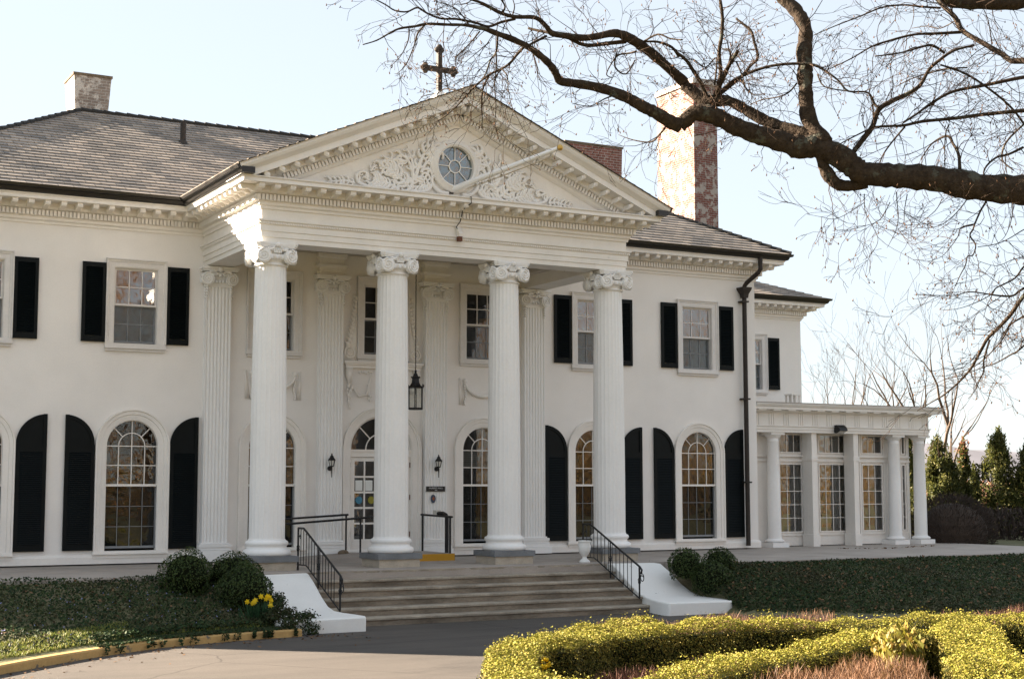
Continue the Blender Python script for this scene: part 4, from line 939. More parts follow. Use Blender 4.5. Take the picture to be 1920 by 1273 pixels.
# terrace
T = [(-21, .3), (-21, -4.78), (-3.62, -4.78), (-3.62, -4.62), (4.72, -4.62), (4.72, -5.55), (18.2, -5.55), (18.3, 1.0), (18.2, 7), (-18, 7)]
m = MB(); m.prism(T, H, -.4, -.03); t = m.build('terrace', M['terrace']); tag(t, kind='structure')
# steps
st = thing('stone_steps', 'five wide weathered concrete steps rising to the columned portico', 'steps', (0, -5.5, -.95))
rz = [-.032, -.185, -.34, -.49, -.645, -.795]
for i, z in enumerate(rz):
    y0 = -4.625 - .35 * i; m = MB(); P = [(-4.3, z - .35), (-4.3, z)]
    m.box(-3.62, 3.22, y0 + .030, y0 + .40, z - (.35 if i < 5 else .3), z - .051)
    b = m.build('step', M['steps'], st)
    m = MB(); rr = random.Random(i); n_ = 60; V = []
    for q in range(n_ + 1):
        x = -3.619 + 6.838 * q / n_; w_ = y0 + rr.uniform(-.006, .006); dz = rr.uniform(-.006, .002)
        V += [(x, y0 + .42, z), (x, w_ + .015, z + dz), (x, w_, z - .012 + dz), (x, w_ + .002, z - .045), (x, y0 + .05, z - .05)]
    m.add(V, [(5 * q + k, 5 * q + 5 + k, 5 * q + 6 + k, 5 * q + 1 + k) for q in range(n_) for k in range(4)]); m.build('tread', M['nosing'], b)
local(st)
def cheek(s, xi):
    rows = [(-4.63, xi, 1.22, -.03), (-4.85, xi, 1.25, -.045), (-5.15, xi, 1.27, -.19), (-5.55, xi, 1.29, -.43), (-5.88, xi, 1.32, -.59), (-6.15, xi - .02, 1.36, -.655), (-6.45, xi - .09, 1.42, -.672), (-6.8, xi - .18, 1.46, -.68), (-7.1, xi - .22, 1.44, -.685), (-7.22, xi - .18, 1.36, -.69)]
    m = MB(); n = len(rows); vs = []
    for y, a, wd, z in rows:
        a0 = a; a1 = xi + wd + .0
        for x, zz in ((a0, -1.0), (a0, z), (a1, z - .015), (a1, -1.0)): vs.append((s * x, y, zz))
    fs = []
    for i in range(n - 1):
        for k in range(3): fs.append((4 * i + k, 4 * i + k + 1, 4 * i + 5 + k, 4 * i + 4 + k))
    fs += [(0, 1, 2, 3), (4 * n - 1, 4 * n - 2, 4 * n - 3, 4 * n - 4)]; m.add(vs, fs)
    return m
for s, xi, lb in ((-1, 3.62, 'white painted sloping cheek wall left of the steps, beside the daffodils'), (1, 3.22, 'white painted sloping cheek wall right of the steps, beside the three box balls on the right bank')):
    o = cheek(s, xi).build('cheek_wall', M['cheek'], smooth=True, angle=35); tag(o, lb, 'wall', 'cheek walls beside the steps')
    bv = o.modifiers.new('bevel', 'BEVEL'); bv.width = .03; bv.segments = 3; bv.limit_method = 'ANGLE'; bv.angle_limit = R(50)
# ramp in front of the door
m = MB(); m.box(-1.1, 1.0, -1.82, -.28, -.05, .125); rp = m.build('door_ramp', M['terrace']); tag(rp, 'low concrete ramp and platform in front of the white double door', 'ramp')
m = MB(); m.add([(-1.1, -1.82, .124), (-1.1, -.28, .124), (-3.3, -.28, -.02), (-3.3, -1.82, -.02), (-1.1, -1.82, -.05), (-1.1, -.28, -.05), (-3.3, -.28, -.05), (-3.3, -1.82, -.05)], [(0, 1, 2, 3), (0, 3, 7, 4), (1, 5, 6, 2), (0, 4, 5, 1), (2, 6, 7, 3)]); m.build('slope', M['terrace'], rp)
m = MB(); m.box(.02, .995, -1.828, -1.821, -.035, .122); m.build('yellow_edge', M['orange'], rp)
def pipe(m, P, r=.022): m.tube(P, r, 8)
rr_ = thing('ramp_railing', 'black pipe railing with two sloping rails left of the door', 'railing', (-2, -1.5, 0))
m = MB(); pipe(m, [(-3.25, -1.75, .80), (-1.2, -1.75, .93), (-.55, -1.75, .95)], .024); m.build('handrail', M['iron'], rr_)
for x, z in ((-3.2, .80), (-1.25, .93)):
    m = MB(); pipe(m, [(x, -1.75, -.03), (x, -1.75, z)]); m.build('post', M['iron'], rr_)
m = MB(); pipe(m, [(-3.05, -.45, .87), (-1.0, -.45, .98)], .024); m.build('handrail', M['iron'], rr_)
for x, z in ((-2.98, .87), (-1.05, .98)):
    m = MB(); pipe(m, [(x, -.45, -.03), (x, -.45, z)]); m.build('post', M['iron'], rr_)
local(rr_)
r2 = thing('platform_railing', 'short black pipe railing with a thick bent standpipe right of the door', 'railing', (.95, -1, .12))
m = MB(); pipe(m, [(.93, -.2, .96), (.93, -1.82, .93)], .024); m.build('handrail', M['iron'], r2)
for y, z in ((-.28, .96), (-1.72, .93)):
    m = MB(); pipe(m, [(.93, y, .1), (.93, y, z)], .026); m.build('post', M['iron'], r2)
m = MB(); m.tube([(.98, -1.45, .1), (.98, -1.45, .90), (.98, -1.40, .97), (.98, -1.28, 1.0), (.98, -1.0, 1.0)], .045, 10); m.build('standpipe', M['iron'], r2)
m = MB(); m.box(.92, 1.04, -1.02, -.84, .94, 1.07); m.build('switch_box', M['frost'], r2)
local(r2)
def stair_rail(x, label):
    o = thing('stair_railing', label, 'railing', (x, -5, -.5), 'wrought iron railings beside the steps')
    zt = lambda y: .79 if y > -4.2 else .79 + (y + 4.2) * .43
    zb = lambda y: .08 if y > -4.35 else .08 + (y + 4.35) * .43
    m = MB(); m.tube([(x, -3.9, .79), (x, -4.2, .79), (x, -6.12, zt(-6.12)), (x, -6.19, zt(-6.12) - .06), (x, -6.17, zt(-6.12) - .13), (x, -6.12, zt(-6.12) - .12)], .021, 8); m.build('handrail', M['iron'], o)
    m = MB(); m.tube([(x, -3.9, .08), (x, -4.35, .08), (x, -6.1, zb(-6.1))], .014, 6); m.build('bottom_rail', M['iron'], o)
    for y, b, big in ((-3.9, -.03, 1), (-5.0, zb(-5) - .12, 0), (-6.1, -.66, 1)):
        m = MB(); m.tube([(x, y, b), (x, y, zt(y))], .019 if big else .015, 6)
        zc = (b + zt(y)) / 2 + .02
        for q in range(4):
            a = q * PI / 2; m.tube([(x, y, zc - .08), (x + .03 * math.cos(a), y + .03 * math.sin(a), zc - .03), (x + .03 * math.cos(a + .8), y + .03 * math.sin(a + .8), zc + .03), (x, y, zc + .08)], .007, 5)
        m.build('post', M['iron'], o)
    for i in range(13):
        y = -4.05 - i * .146
        if abs(y + 5.0) < .06: continue
        m = MB(); m.tube([(x, y, zb(y)), (x, y, zt(y))], .0085, 5); m.build('baluster', M['iron'], o)
    m = MB(); S = [(x, -6.2 + .06 * math.cos(t), zt(-6.12) - .22 + .10 * math.sin(t) * (1 - t / 14)) for t in np.linspace(0, 9, 24)]; m.tube(S, .010, 5)
    S = [(x, -3.97 - .05 + (.05 * (1 - t / 12)) * math.cos(t), .62 + (.05 * (1 - t / 12)) * math.sin(t)) for t in np.linspace(0, 9, 24)]; m.tube(S, .008, 5); m.build('scroll', M['iron'], o)
    local(o)
stair_rail(-3.48, 'black wrought iron stair railing along the left edge of the steps')
stair_rail(3.08, 'black wrought iron stair railing along the right edge of the steps')
# urn
m = MB(); m.lathe([(.15, -.03), (.16, 0), (.13, .03), (.07, .07), (.06, .11), (.09, .15), (.15, .22), (.175, .30), (.18, .38), (.165, .45), (.17, .47), (.19, .50), (.185, .52), (.15, .51), (.14, .46)], (2.98, -4.12, 0), 24); m.v = [(2.98 + (x - 2.98) * .76, -4.12 + (y + 4.12) * .76, -.03 + (z + .03) * .86) for x, y, z in m.v]; u = m.build('urn', M['cheek'], smooth=True, angle=40); tag(u, 'white footed stone urn at the foot of the right column', 'urn')
for i, xx in enumerate(((-1.9, -4.3),)): pass
m = MB(); m.sphere((-1.18, -.62, .13), .11, 7, 1.2, 1, .7); o = m.build('doorstop_stone', M['rock']); tag(o, 'small mossy brown stone on the ramp beside the door', 'stone')

# ---- lantern hanging in the portico
ln = thing('hanging_lantern', 'black hexagonal lantern hanging on a long chain in the portico', 'lantern', (0, -1.85, 3.3))
LC = (0.0, -1.85)
m = MB(); z = 4.12
while z < 6.93: m.tube([(LC[0] + .012 * math.cos(z * 60), LC[1], z), (LC[0] - .012 * math.cos(z * 60), LC[1] + .008, z + .035), (LC[0], LC[1], z + .06)], .011, 5); z += .052
m.build('chain', M['rust'], ln)
m = MB(); m.lathe([(.19, 3.78), (.195, 3.80), (.13, 3.84), (.095, 3.90), (.085, 3.99), (.10, 4.0), (.095, 4.02), (.06, 4.05), (.05, 4.09), (.02, 4.12)], (*LC, 0), 6); 
for k in range(6):
    a = k * PI / 3; m.tube([(LC[0] + .17 * math.cos(a), LC[1] + .17 * math.sin(a), 3.80), (LC[0] + .20 * math.cos(a), LC[1] + .20 * math.sin(a), 3.82), (LC[0] + .195 * math.cos(a), LC[1] + .195 * math.sin(a), 3.86)], .014, 5)
    m.sphere((LC[0] + .10 * math.cos(a), LC[1] + .10 * math.sin(a), 4.02), .018, 5)
m.lathe([(.02, 4.11), (.03, 4.15), (.02, 4.18)], (*LC, 0), 8); m.build('cap', M['iron'], ln)
m = MB()
for k in range(6):
    a = k * PI / 3; m.tube([(LC[0] + .165 * math.cos(a), LC[1] + .165 * math.sin(a), 3.33), (LC[0] + .165 * math.cos(a), LC[1] + .165 * math.sin(a), 3.79)], .012, 5)
m.lathe([(.17, 3.30), (.18, 3.31), (.18, 3.34), (.15, 3.345), (.15, 3.315)], (*LC, 0), 6); m.build('frame', M['iron'], ln)
m = MB(); m.lathe([(.158, 3.35), (.158, 3.78)], (*LC, 0), 6); m.f = m.f[:6]; m.m = m.m[:6]; m.uv = m.uv[:6]; m.build('glass_pane', M['lampglass'], ln)
m = MB(); m.tube([(*LC, 3.9), (*LC, 3.72)], .012, 6); m.sphere((LC[0], LC[1], 3.68), .028, 6, 1, 1, 1.5); m.build('bulb_holder', M['iron'], ln)
local(ln)
# ---- wall lamps
def wall_lamp(x, label):
    o = thing('wall_lamp', label, 'wall lamp', (x, -.17, 1.95), 'coach lamps beside the door'); y = -.30
    m = MB(); m.prism(arcpts(x, 2.02, .055, 0, 2 * PI, 16)[:-1], F0, .17, .195); m.build('backplate', M['iron'], o)
    m = MB(); m.tube([(x, -.19, 2.02), (x, -.26, 1.98), (x, y, 2.02), (x, y, 2.06)], .014, 6); m.tube([(x, y, 2.03), (x, y - .005, 1.83)], [.016, .009], 6); m.sphere((x, y - .005, 1.83), .013, 5); m.build('bracket', M['iron'], o)
    m = MB(); m.lathe([(.035, 2.06), (.045, 2.07), (.075, 2.20)], (x, y, 0), 6); m.f = m.f[:12]; m.m = m.m[:12]; m.uv = m.uv[:12]; m.build('glass_pane', M['frost'], o)
    m = MB()
    for k in range(6): a = k * PI / 3; m.tube([(x + .046 * math.cos(a), y + .046 * math.sin(a), 2.07), (x + .077 * math.cos(a), y + .077 * math.sin(a), 2.20)], .008, 4)
    m.lathe([(.035, 2.05), (.05, 2.06), (.05, 2.075), (.04, 2.08)], (x, y, 0), 6); m.lathe([(.085, 2.195), (.095, 2.205), (.075, 2.235), (.05, 2.26), (.045, 2.29), (.02, 2.31), (.015, 2.34), (.002, 2.36)], (x, y, 0), 6); m.build('cage', M['iron'], o)
    local(o)
wall_lamp(-1.35, 'black coach lamp on the fluted pilaster left of the door')
wall_lamp(1.33, 'black coach lamp above the name sign right of the door')
# ---- signs
sg = MB(); sg.box(1.07, 1.55, -.196, -.172, 1.495, 1.615); s_ = sg.build('name_sign', M['plaque']); tag(s_, 'small black name sign with two lines of white lettering below the right coach lamp', 'sign')
def text(t, size, x, y, z, mat, par, name='lettering', sp=1.0):
    c = bpy.data.curves.new(name, 'FONT'); c.body = t; c.size = size; c.align_x = 'CENTER'; c.align_y = 'CENTER'; c.extrude = .001; c.space_character = sp
    c.materials.append(mat); o = bpy.data.objects.new(name, c); COL.objects.link(o); bpy.context.view_layer.update(); me = bpy.data.meshes.new_from_object(o.evaluated_get(bpy.context.evaluated_depsgraph_get())); me.name = name; bpy.data.objects.remove(o); o = bpy.data.objects.new(name, me); COL.objects.link(o); o.location = (x, y, z); o.rotation_euler = (PI / 2, 0, 0); o.parent = par; return o
text('HUBERT HALL', .052, 1.31, -.198, 1.572, M['letter'], s_, sp=1.1); text('1907', .034, 1.31, -.198, 1.525, M['letter'], s_)
m = MB(); m.prism([(1.245 + .062 * math.cos(a), 1.325 + .098 * math.sin(a)) for a in np.linspace(0, 2 * PI, 29)[:-1]], F0, .172, .196); ov = m.build('oval_plaque', M['bluebadge']); tag(ov, 'small blue oval plaque with a red emblem below the name sign', 'plaque')
m = MB(); m.box(1.215, 1.282, -.201, -.197, 1.31, 1.35); m.box(1.235, 1.262, -.202, -.1975, 1.285, 1.375); m.build('emblem', M['redbadge'], ov)
# ---- flagpole, cross, bracket, floodlight
fp = thing('flagpole', 'bare white flagpole with a gold ball slanting out from the pediment', 'flagpole', (-.1, -3.95, 7.9))
A_, B_ = Vector((-.14, -3.90, 7.87)), Vector((1.28, -5.95, 8.50)); dd = (B_ - A_).normalized()
m = MB(); m.tube([A_, A_.lerp(B_, .5), B_], [.066, .058, .045], 12); m.build('pole', M['column'], fp)
m = MB(); m.sphere(B_ + dd * .05, .066, 8); m.build('ball', M['gold'], fp)
m = MB(); m.tube([A_ - dd * .1, A_ + dd * .12], .062, 10); m.box(-.24, -.10, -3.93, -3.88, 7.78, 7.95); m.build('socket', M['rust'], fp)
m = MB(); q = B_ - dd * .12; m.tube([q, q + Vector((0, 0, -.13)), (.5, -4.75, 8.02), (.1, -4.1, 7.86)], .006, 4); m.tube([q + Vector((0, 0, -.13)), (.55, -4.75, 8.06), (.14, -4.1, 7.90)], .006, 4); m.sphere(q + Vector((0, 0, -.12)), .03, 6); m.build('halyard', M['rope'], fp)
local(fp)
cx_, cy_ = 0.0, -3.0
cr = thing('roof_cross', 'dark stone cross with trefoil ends on the ridge of the pediment', 'cross', (cx_, cy_, 9.95))
m = MB(); m.box(cx_ - .14, cx_ + .14, cy_ - .14, cy_ + .14, 9.85, 10.12); m.add([(cx_ + a * r, cy_ + b * r, z) for r, z in ((.13, 10.121), (.07, 10.22)) for a, b in ((-1, -1), (1, -1), (1, 1), (-1, 1))], [(k, (k + 1) % 4, 4 + (k + 1) % 4, 4 + k) for k in range(4)] + [(4, 5, 6, 7)]); m.build('pedestal', M['cheek'], cr)
m = MB(); m.box(cx_ - .055, cx_ + .055, cy_ - .05, cy_ + .05, 10.15, 11.2); m.box(cx_ - .36, cx_ + .36, cy_ - .049, cy_ + .049, 10.70, 10.81)
for c in ((-.37, 10.755), (.37, 10.755), (0, 11.22)):
    for k in range(3):
        a = {(-.37): PI, .37: 0, 0: PI / 2}[c[0]] + (k - 1) * PI / 2; m.sphere((cx_ + c[0] + .055 * math.cos(a), cy_, c[1] + .065 * math.sin(a)), .072, 7, 1, .8, 1)
m.v = [(x * .92, y, 10.15 + (z - 10.15) * .95) for x, y, z in m.v]; m.build('cross_shaft', M['rust'], cr); local(cr)
br = MB(); br.prism([(4.0, 6.93), (3.86, 7.12), (3.86, 6.85), (3.98, 6.80)], lambda a, z, b: (b, -a, z), .0, .09); b_ = br.build('wall_bracket', M['frieze']); tag(b_, 'small peeling white wooden bracket with a rusty end on the portico frieze', 'bracket')
m = MB(); m.box(-.03, .06, -4.03, -3.93, 6.76, 6.86); m.build('rusty_fitting', M['brass'], b_)
m = MB(); m.tube([(.02, -3.93, 7.64), (.05, -4.45, 7.64), (.05, -4.46, 7.50), (.03, -4.1, 7.42), (.05, -3.95, 7.2), (-.02, -3.90, 7.08), (.04, -3.90, 6.98)], .011, 5); w_ = m.build('loose_cable', M['iron']); tag(w_, 'thin black cable hanging from the pediment down to the frieze bracket', 'cable')
f_ = thing('floodlight', 'black outdoor floodlight with a pale lens on the sunroom frieze', 'floodlight', (13.95, .25, 3.2))
m = MB(); m.prism([(.0, 3.10), (.0, 3.30), (.10, 3.31), (.22, 3.22), (.24, 3.15), (.20, 3.14), (.06, 3.08)], lambda a, z, b: (13.82 + b, .26 - a, z), 0, .28); m.build('housing', M['iron'], f_)
m = MB(); m.add([(13.85, .20, 3.075), (14.07, .20, 3.075), (14.07, .05, 3.135), (13.85, .05, 3.135)], [(0, 1, 2, 3)]); m.build('lens', M['frost'], f_)
m = MB(); m.box(13.90, 14.0, .24, .30, 3.16, 3.26); m.build('mounting', M['iron'], f_); local(f_)
# ================================================================== PLANTING
def ball(name, label, c, r, sz=(1, 1, 1), n=2600, mat='yew', size=.045, group=None, cat='bush'):
    o = thing(name, label, cat, (c[0], c[1], c[2] - r * sz[2] * .9), group)
    d = RNG.normal(0, 1, (n, 3)); d /= np.linalg.norm(d, axis=1)[:, None]
    lump = 1 + .05 * np.sin(d[:, 0] * 5 + c[0]) + .05 * np.sin(d[:, 1] * 6 + c[1]) + .04 * np.sin(d[:, 2] * 7) + RNG.normal(0, .02, n)
    P = d * (lump * r)[:, None] * np.array(sz) + np.array(c); k = d[:, 2] > -.8
    P = P * 1.0; P[::3] -= d[::3] * (r * .08); leaves('foliage', P[k], d[k], size, M[mat], o, .5, .7)
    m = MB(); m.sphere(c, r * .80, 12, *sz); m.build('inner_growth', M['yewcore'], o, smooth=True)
    local(o); return o
G = 'clipped box balls on the banks'
ball('box_ball', 'tall dark clipped box ball, leftmost bush beside the left wing', (-6.1, -5.25, .02), .47, (1, 1, .95), 3600, group=G)
ball('box_ball', 'wide dark clipped bush behind two box balls, in front of the left column', (-5.15, -4.98, -.02), .52, (1.05, .8, .75), 3600, group=G)
ball('box_ball', 'dark clipped box ball just behind the daffodils', (-5.22, -5.9, -.28), .50, (1.0, 1, .95), 4200, group=G)
ball('box_ball', 'dark clipped box ball on the right bank nearest the steps', (4.48, -5.75, -.05), .37, (1, 1, .95), 2600, group=G)
ball('box_ball', 'dark clipped box ball at the back of the right bank trio, furthest from the steps', (5.36, -5.75, -.05), .36, (1, 1, .95), 2600, group=G)
ball('box_ball', 'dark clipped box ball lowest and in front on the right bank', (4.78, -6.25, -.34), .42, (1, 1, .95), 3000, group=G)

def hedge(label, path, w, zt, zb=-.95, dens=5200, size=.027, seed=0):
    P = np.array(spline(path, 8)); seg = np.linalg.norm(np.diff(P, axis=0), axis=1); L = seg.sum(); cum = np.concatenate([[0], np.cumsum(seg)])
    per = w + 2 * (zt - zb) * .9; n = int(L * per * dens)
    t = RNG.uniform(0, L, n); i = np.clip(np.searchsorted(cum, t) - 1, 0, len(seg) - 1); f = ((t - cum[i]) / seg[i])[:, None]
    B = P[i] * (1 - f) + P[i + 1] * f; D = (P[i + 1] - P[i]) / seg[i][:, None]; N = np.stack([D[:, 1], -D[:, 0]], 1)
    q = RNG.uniform(-1, 1, n) * per / 2; side = np.sign(q); aq = np.abs(q); top = aq < w / 2
    bulge = .05 * np.sin(t * 2.1 + seed) + .04 * np.sin(t * 5.3 + 1 + seed); topz = zt + .035 * np.sin(t * 1.7 + seed) + .025 * np.sin(t * 6.1) + .02 * np.sin(t * 11 + q * 9)
    off = np.where(top, q, side * (w / 2 + bulge)); z = np.where(top, topz - .05 * (aq / (w / 2)) ** 6, topz - .05 - (aq - w / 2))
    dp = np.where(RNG.random(n) < .35, RNG.uniform(0, .13, n), 0); off = np.where(top, off, off - side * dp); z = np.where(top, z - dp, z); off = off + RNG.normal(0, .014, n); z = z + RNG.normal(0, .012, n) + np.where(top & (RNG.random(n) < .04), RNG.uniform(.02, .10, n), 0)
    X = B + N * off[:, None]; V = np.stack([X[:, 0], X[:, 1], z], 1)
    nn = np.where(top[:, None], np.array([[0, 0, 1.0]]), np.concatenate([N * side[:, None], np.full((n, 1), .35)], 1))
    # rounded ends
    for e, sgn in ((0, -1), (-1, 1)):
        d = (P[1] - P[0]) if e == 0 else (P[-1] - P[-2]); d = d / np.linalg.norm(d) * sgn; k = int(w * (zt - zb) * dens)
        a = RNG.uniform(-PI / 2, PI / 2, k); dn = np.array([d[1], -d[0]]); XY = P[e] + (np.outer(np.cos(a), d) * .25 + np.outer(np.sin(a), dn)) * w / 2 + RNG.normal(0, .02, (k, 2))
        V = np.concatenate([V, np.concatenate([XY, RNG.uniform(zb, zt - .02, (k, 1))], 1)]); nn = np.concatenate([nn, np.concatenate([np.outer(np.cos(a), d) + np.outer(np.sin(a), dn), np.full((k, 1), .3)], 1)])
    keep = V[:, 2] > zb + .02
    o = thing('boxwood_hedge', label, 'hedge', (*[float(v) for v in P[len(P) // 2]], zb), 'clipped hedges of the round parterre')
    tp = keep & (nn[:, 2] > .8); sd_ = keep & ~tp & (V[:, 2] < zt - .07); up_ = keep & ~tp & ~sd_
    leaves('lit_top_leaves', np.concatenate([V[tp], V[up_]]), np.concatenate([nn[tp], nn[up_]]), size, M['boxwood'], o, .65, .5); leaves('foliage', V[sd_], nn[sd_], size, M['boxshade'], o, .65, .6)  # gold leaves on the lit top, shade-darkened copy on the sides
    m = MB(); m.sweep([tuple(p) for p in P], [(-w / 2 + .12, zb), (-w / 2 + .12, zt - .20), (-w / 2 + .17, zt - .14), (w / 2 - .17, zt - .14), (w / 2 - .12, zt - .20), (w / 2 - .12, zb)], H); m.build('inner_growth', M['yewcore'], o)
    local(o); return o
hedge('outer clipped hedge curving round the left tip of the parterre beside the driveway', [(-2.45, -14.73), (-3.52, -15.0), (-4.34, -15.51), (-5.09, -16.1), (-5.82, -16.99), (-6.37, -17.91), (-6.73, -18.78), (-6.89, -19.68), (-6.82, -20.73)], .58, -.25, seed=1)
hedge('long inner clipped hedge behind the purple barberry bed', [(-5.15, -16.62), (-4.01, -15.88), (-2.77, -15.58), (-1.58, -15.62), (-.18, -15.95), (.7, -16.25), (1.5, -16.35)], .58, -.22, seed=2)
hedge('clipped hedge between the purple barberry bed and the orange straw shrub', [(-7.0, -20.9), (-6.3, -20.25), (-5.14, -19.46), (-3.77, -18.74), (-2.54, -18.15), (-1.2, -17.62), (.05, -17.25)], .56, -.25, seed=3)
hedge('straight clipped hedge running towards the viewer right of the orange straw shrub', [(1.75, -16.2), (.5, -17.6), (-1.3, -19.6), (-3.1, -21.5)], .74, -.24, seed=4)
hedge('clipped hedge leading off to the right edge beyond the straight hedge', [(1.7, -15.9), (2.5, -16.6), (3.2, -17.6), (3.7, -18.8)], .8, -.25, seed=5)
# bed
ib = [(-1.7 + 6.15 * math.cos(a), -19.6 + 5.75 * math.sin(a)) for a in np.linspace(0, 2 * PI, 48)[:-1]]
m = MB(); m.prism(ib, H, -.96, -.925); b_ = m.build('mulch_bed', M['mulch']); tag(b_, kind='structure')
def inside(poly, n):
    poly = np.array(poly); lo, hi = poly.min(0), poly.max(0); out = []
    while len(out) < n:
        Q = RNG.uniform(lo, hi, (n * 2, 2)); x, y = Q[:, 0], Q[:, 1]; c = np.zeros(len(Q), bool)
        for i in range(len(poly)):
            (x0, y0), (x1, y1) = poly[i - 1], poly[i]; c ^= ((y0 > y) != (y1 > y)) & (x < (x1 - x0) * (y - y0) / (y1 - y0 + 1e-12) + x0)
        out += Q[c].tolist()
    return np.array(out[:n])
def twigbed(name, poly, n, zb, zt, mat, ln, label, cat, spread=.42, aspect=.035):
    Q = inside(poly, n); z = RNG.uniform(zb, zt, n) + .05 * np.sin(Q[:, 0] * 4) + .05 * np.sin(Q[:, 1] * 5)
    d = np.concatenate([RNG.normal(0, spread, (n, 2)), np.ones((n, 1))], 1)
    return leaves(name, np.column_stack([Q, z]), d, ln, M[mat], None, aspect, .12, blade=True)
b1 = [(-5.9, -17.6), (-5.0, -16.95), (-3.9, -16.45), (-2.6, -16.2), (-1.2, -16.3), (-.2, -16.6), (-1.2, -17.1), (-2.6, -17.65), (-4.0, -18.3), (-5.4, -19.05), (-6.4, -19.6), (-6.6, -18.9)]
tag(twigbed('barberry_bed', b1, 22000, -.9, -.60, 'barberry', .15, '', ''), 'purple brown leafless barberry filling the bed between two clipped hedges', 'shrub bed', kind='stuff')
b2 = [(-6.2, -21.4), (-5.0, -20.1), (-3.6, -19.3), (-2.4, -18.75), (-1.6, -18.6), (-1.75, -19.0), (-3.0, -20.6), (-3.9, -21.8)]
tag(twigbed('straw_shrub', b2, 24000, -.9, -.33, 'straw', .15, '', ''), 'orange straw coloured twiggy shrub inside the corner of two hedges', 'shrub', kind='stuff')
b3 = [(-2.0, -18.55), (-1.35, -18.45), (-1.7, -19.15), (-2.3, -19.2)]
tag(twigbed('young_shrub', b3, 2600, -.85, -.10, 'greenyellow', .10, '', '', .5, .5), 'yellow green young shrub at the right end of the orange straw shrub', 'shrub')
b4 = [(-2.9, -14.05), (-1.9, -14.15), (-.6, -14.35), (.6, -14.9), (.4, -15.3), (-1.2, -14.95), (-2.6, -14.95), (-3.2, -14.6)]
tag(twigbed('wild_spirea', b4, 15000, -.9, -.30, 'straw', .15, '', ''), 'brown twiggy shrubs growing along the far side of the parterre hedges', 'shrub bed', kind='stuff')
b5 = [(2.2, -15.6), (3.6, -16.6), (4.2, -18), (4.6, -17.5), (3.8, -15.8), (2.6, -15.0)]
tag(twigbed('wild_spirea', b5, 9000, -.9, -.25, 'barberry', .16, '', ''), 'dark brown twiggy shrub bed at the right edge beyond the hedges', 'shrub bed', kind='stuff')
# ground cover on the banks
def bank(x0, x1, n, name, label, mat, size, f=(.02, 1.02), hgt=.09, jit=.7, aspect=.6):
    x = RNG.uniform(x0, x1, n); k = RNG.uniform(*f, n); y = yf(x) + (ytp(x) - yf(x)) * k + np.where(k > .9, 0, 0)
    z = gz(x, y) + RNG.uniform(.0, hgt, n) * (.7 + .3 * np.sin(x * 2.3) * np.sin(y * 3.1)) * np.where(x > 0, .5, .8)
    o = leaves(name, np.column_stack([x, y, z]), np.tile([0, -.4, 1.0], (n, 1)), size, M[mat], None, aspect, jit)
    return tag(o, label, 'ground cover', kind='stuff')
bank(-20, -4.55, 52000, 'vinca_ground_cover', 'dark green periwinkle covering the left bank below the terrace', 'vinca', .055, (.12, 1.05), .12)
bank(4.45, 19, 80000, 'vinca_ground_cover', 'dark green periwinkle with fallen leaves covering the right bank', 'vinca', .055, (0, 1.0), .12)
bank(-14, -4.8, 450, 'vinca_flowers', 'small blue periwinkle flowers scattered over the left bank', 'vinca_flower', .03, (.15, .9), .17)
bank(4.7, 18, 1500, 'fallen_leaves', 'brown fallen leaves scattered over the right bank', 'deadleaf', .08, (.05, 1.0), .15)
bank(-14, -4.8, 300, 'fallen_leaves', 'brown fallen leaves scattered over the left bank', 'deadleaf', .07, (.05, 1.0), .15)
n = 16000; x = RNG.uniform(-14, -4.75, n); y = yf(x) + .17 + RNG.uniform(0, 1, n) * np.where(x < -7.6, 1.3, .55); z = gz(x, y) + .02
tag(leaves('grass_verge', np.column_stack([x, y, z + .02]), np.column_stack([RNG.normal(0, .45, (n, 2)), np.ones(n)]), .085, M['grass'], None, .16, .15, blade=True), 'bright green grass verge behind the yellow kerb', 'grass', kind='stuff')
n = 7600; x = RNG.uniform(-8.5, -4.7, n); y = yf(x) + .06 + RNG.uniform(0, 1, n) * .75; z = gz(x, y) + RNG.uniform(.02, .14, n)
z = np.maximum(z, -.80); kd = (RNG.random(n) < .10 + .25 * (x > -5.7)) & (np.sin(x * 9) + np.sin(x * 23) > .2); y = np.where(kd, yf(x) - .03 + RNG.normal(0, .012, n), y); z = np.where(kd, RNG.uniform(-.92, -.80, n), z)
tag(leaves('ivy_edge', np.column_stack([x, y, z]), np.tile([0, -.4, 1.0], (n, 1)), .06, M['vinca'], None, .6, .7), 'ivy trailing over the yellow kerb', 'ground cover', kind='stuff')
n = 260; x = RNG.uniform(-11, -3.6, n); y = yf(np.minimum(x, -4.86)) - RNG.exponential(.35, n) - .05
tag(leaves('fallen_leaves', np.column_stack([x, y, np.full(n, -.935)]), np.tile([0, 0, 1.0], (n, 1)), .06, M['deadleaf'], None, .6, .35), 'scattered dead leaves and grit on the drive along the yellow kerb', 'leaves', kind='stuff')
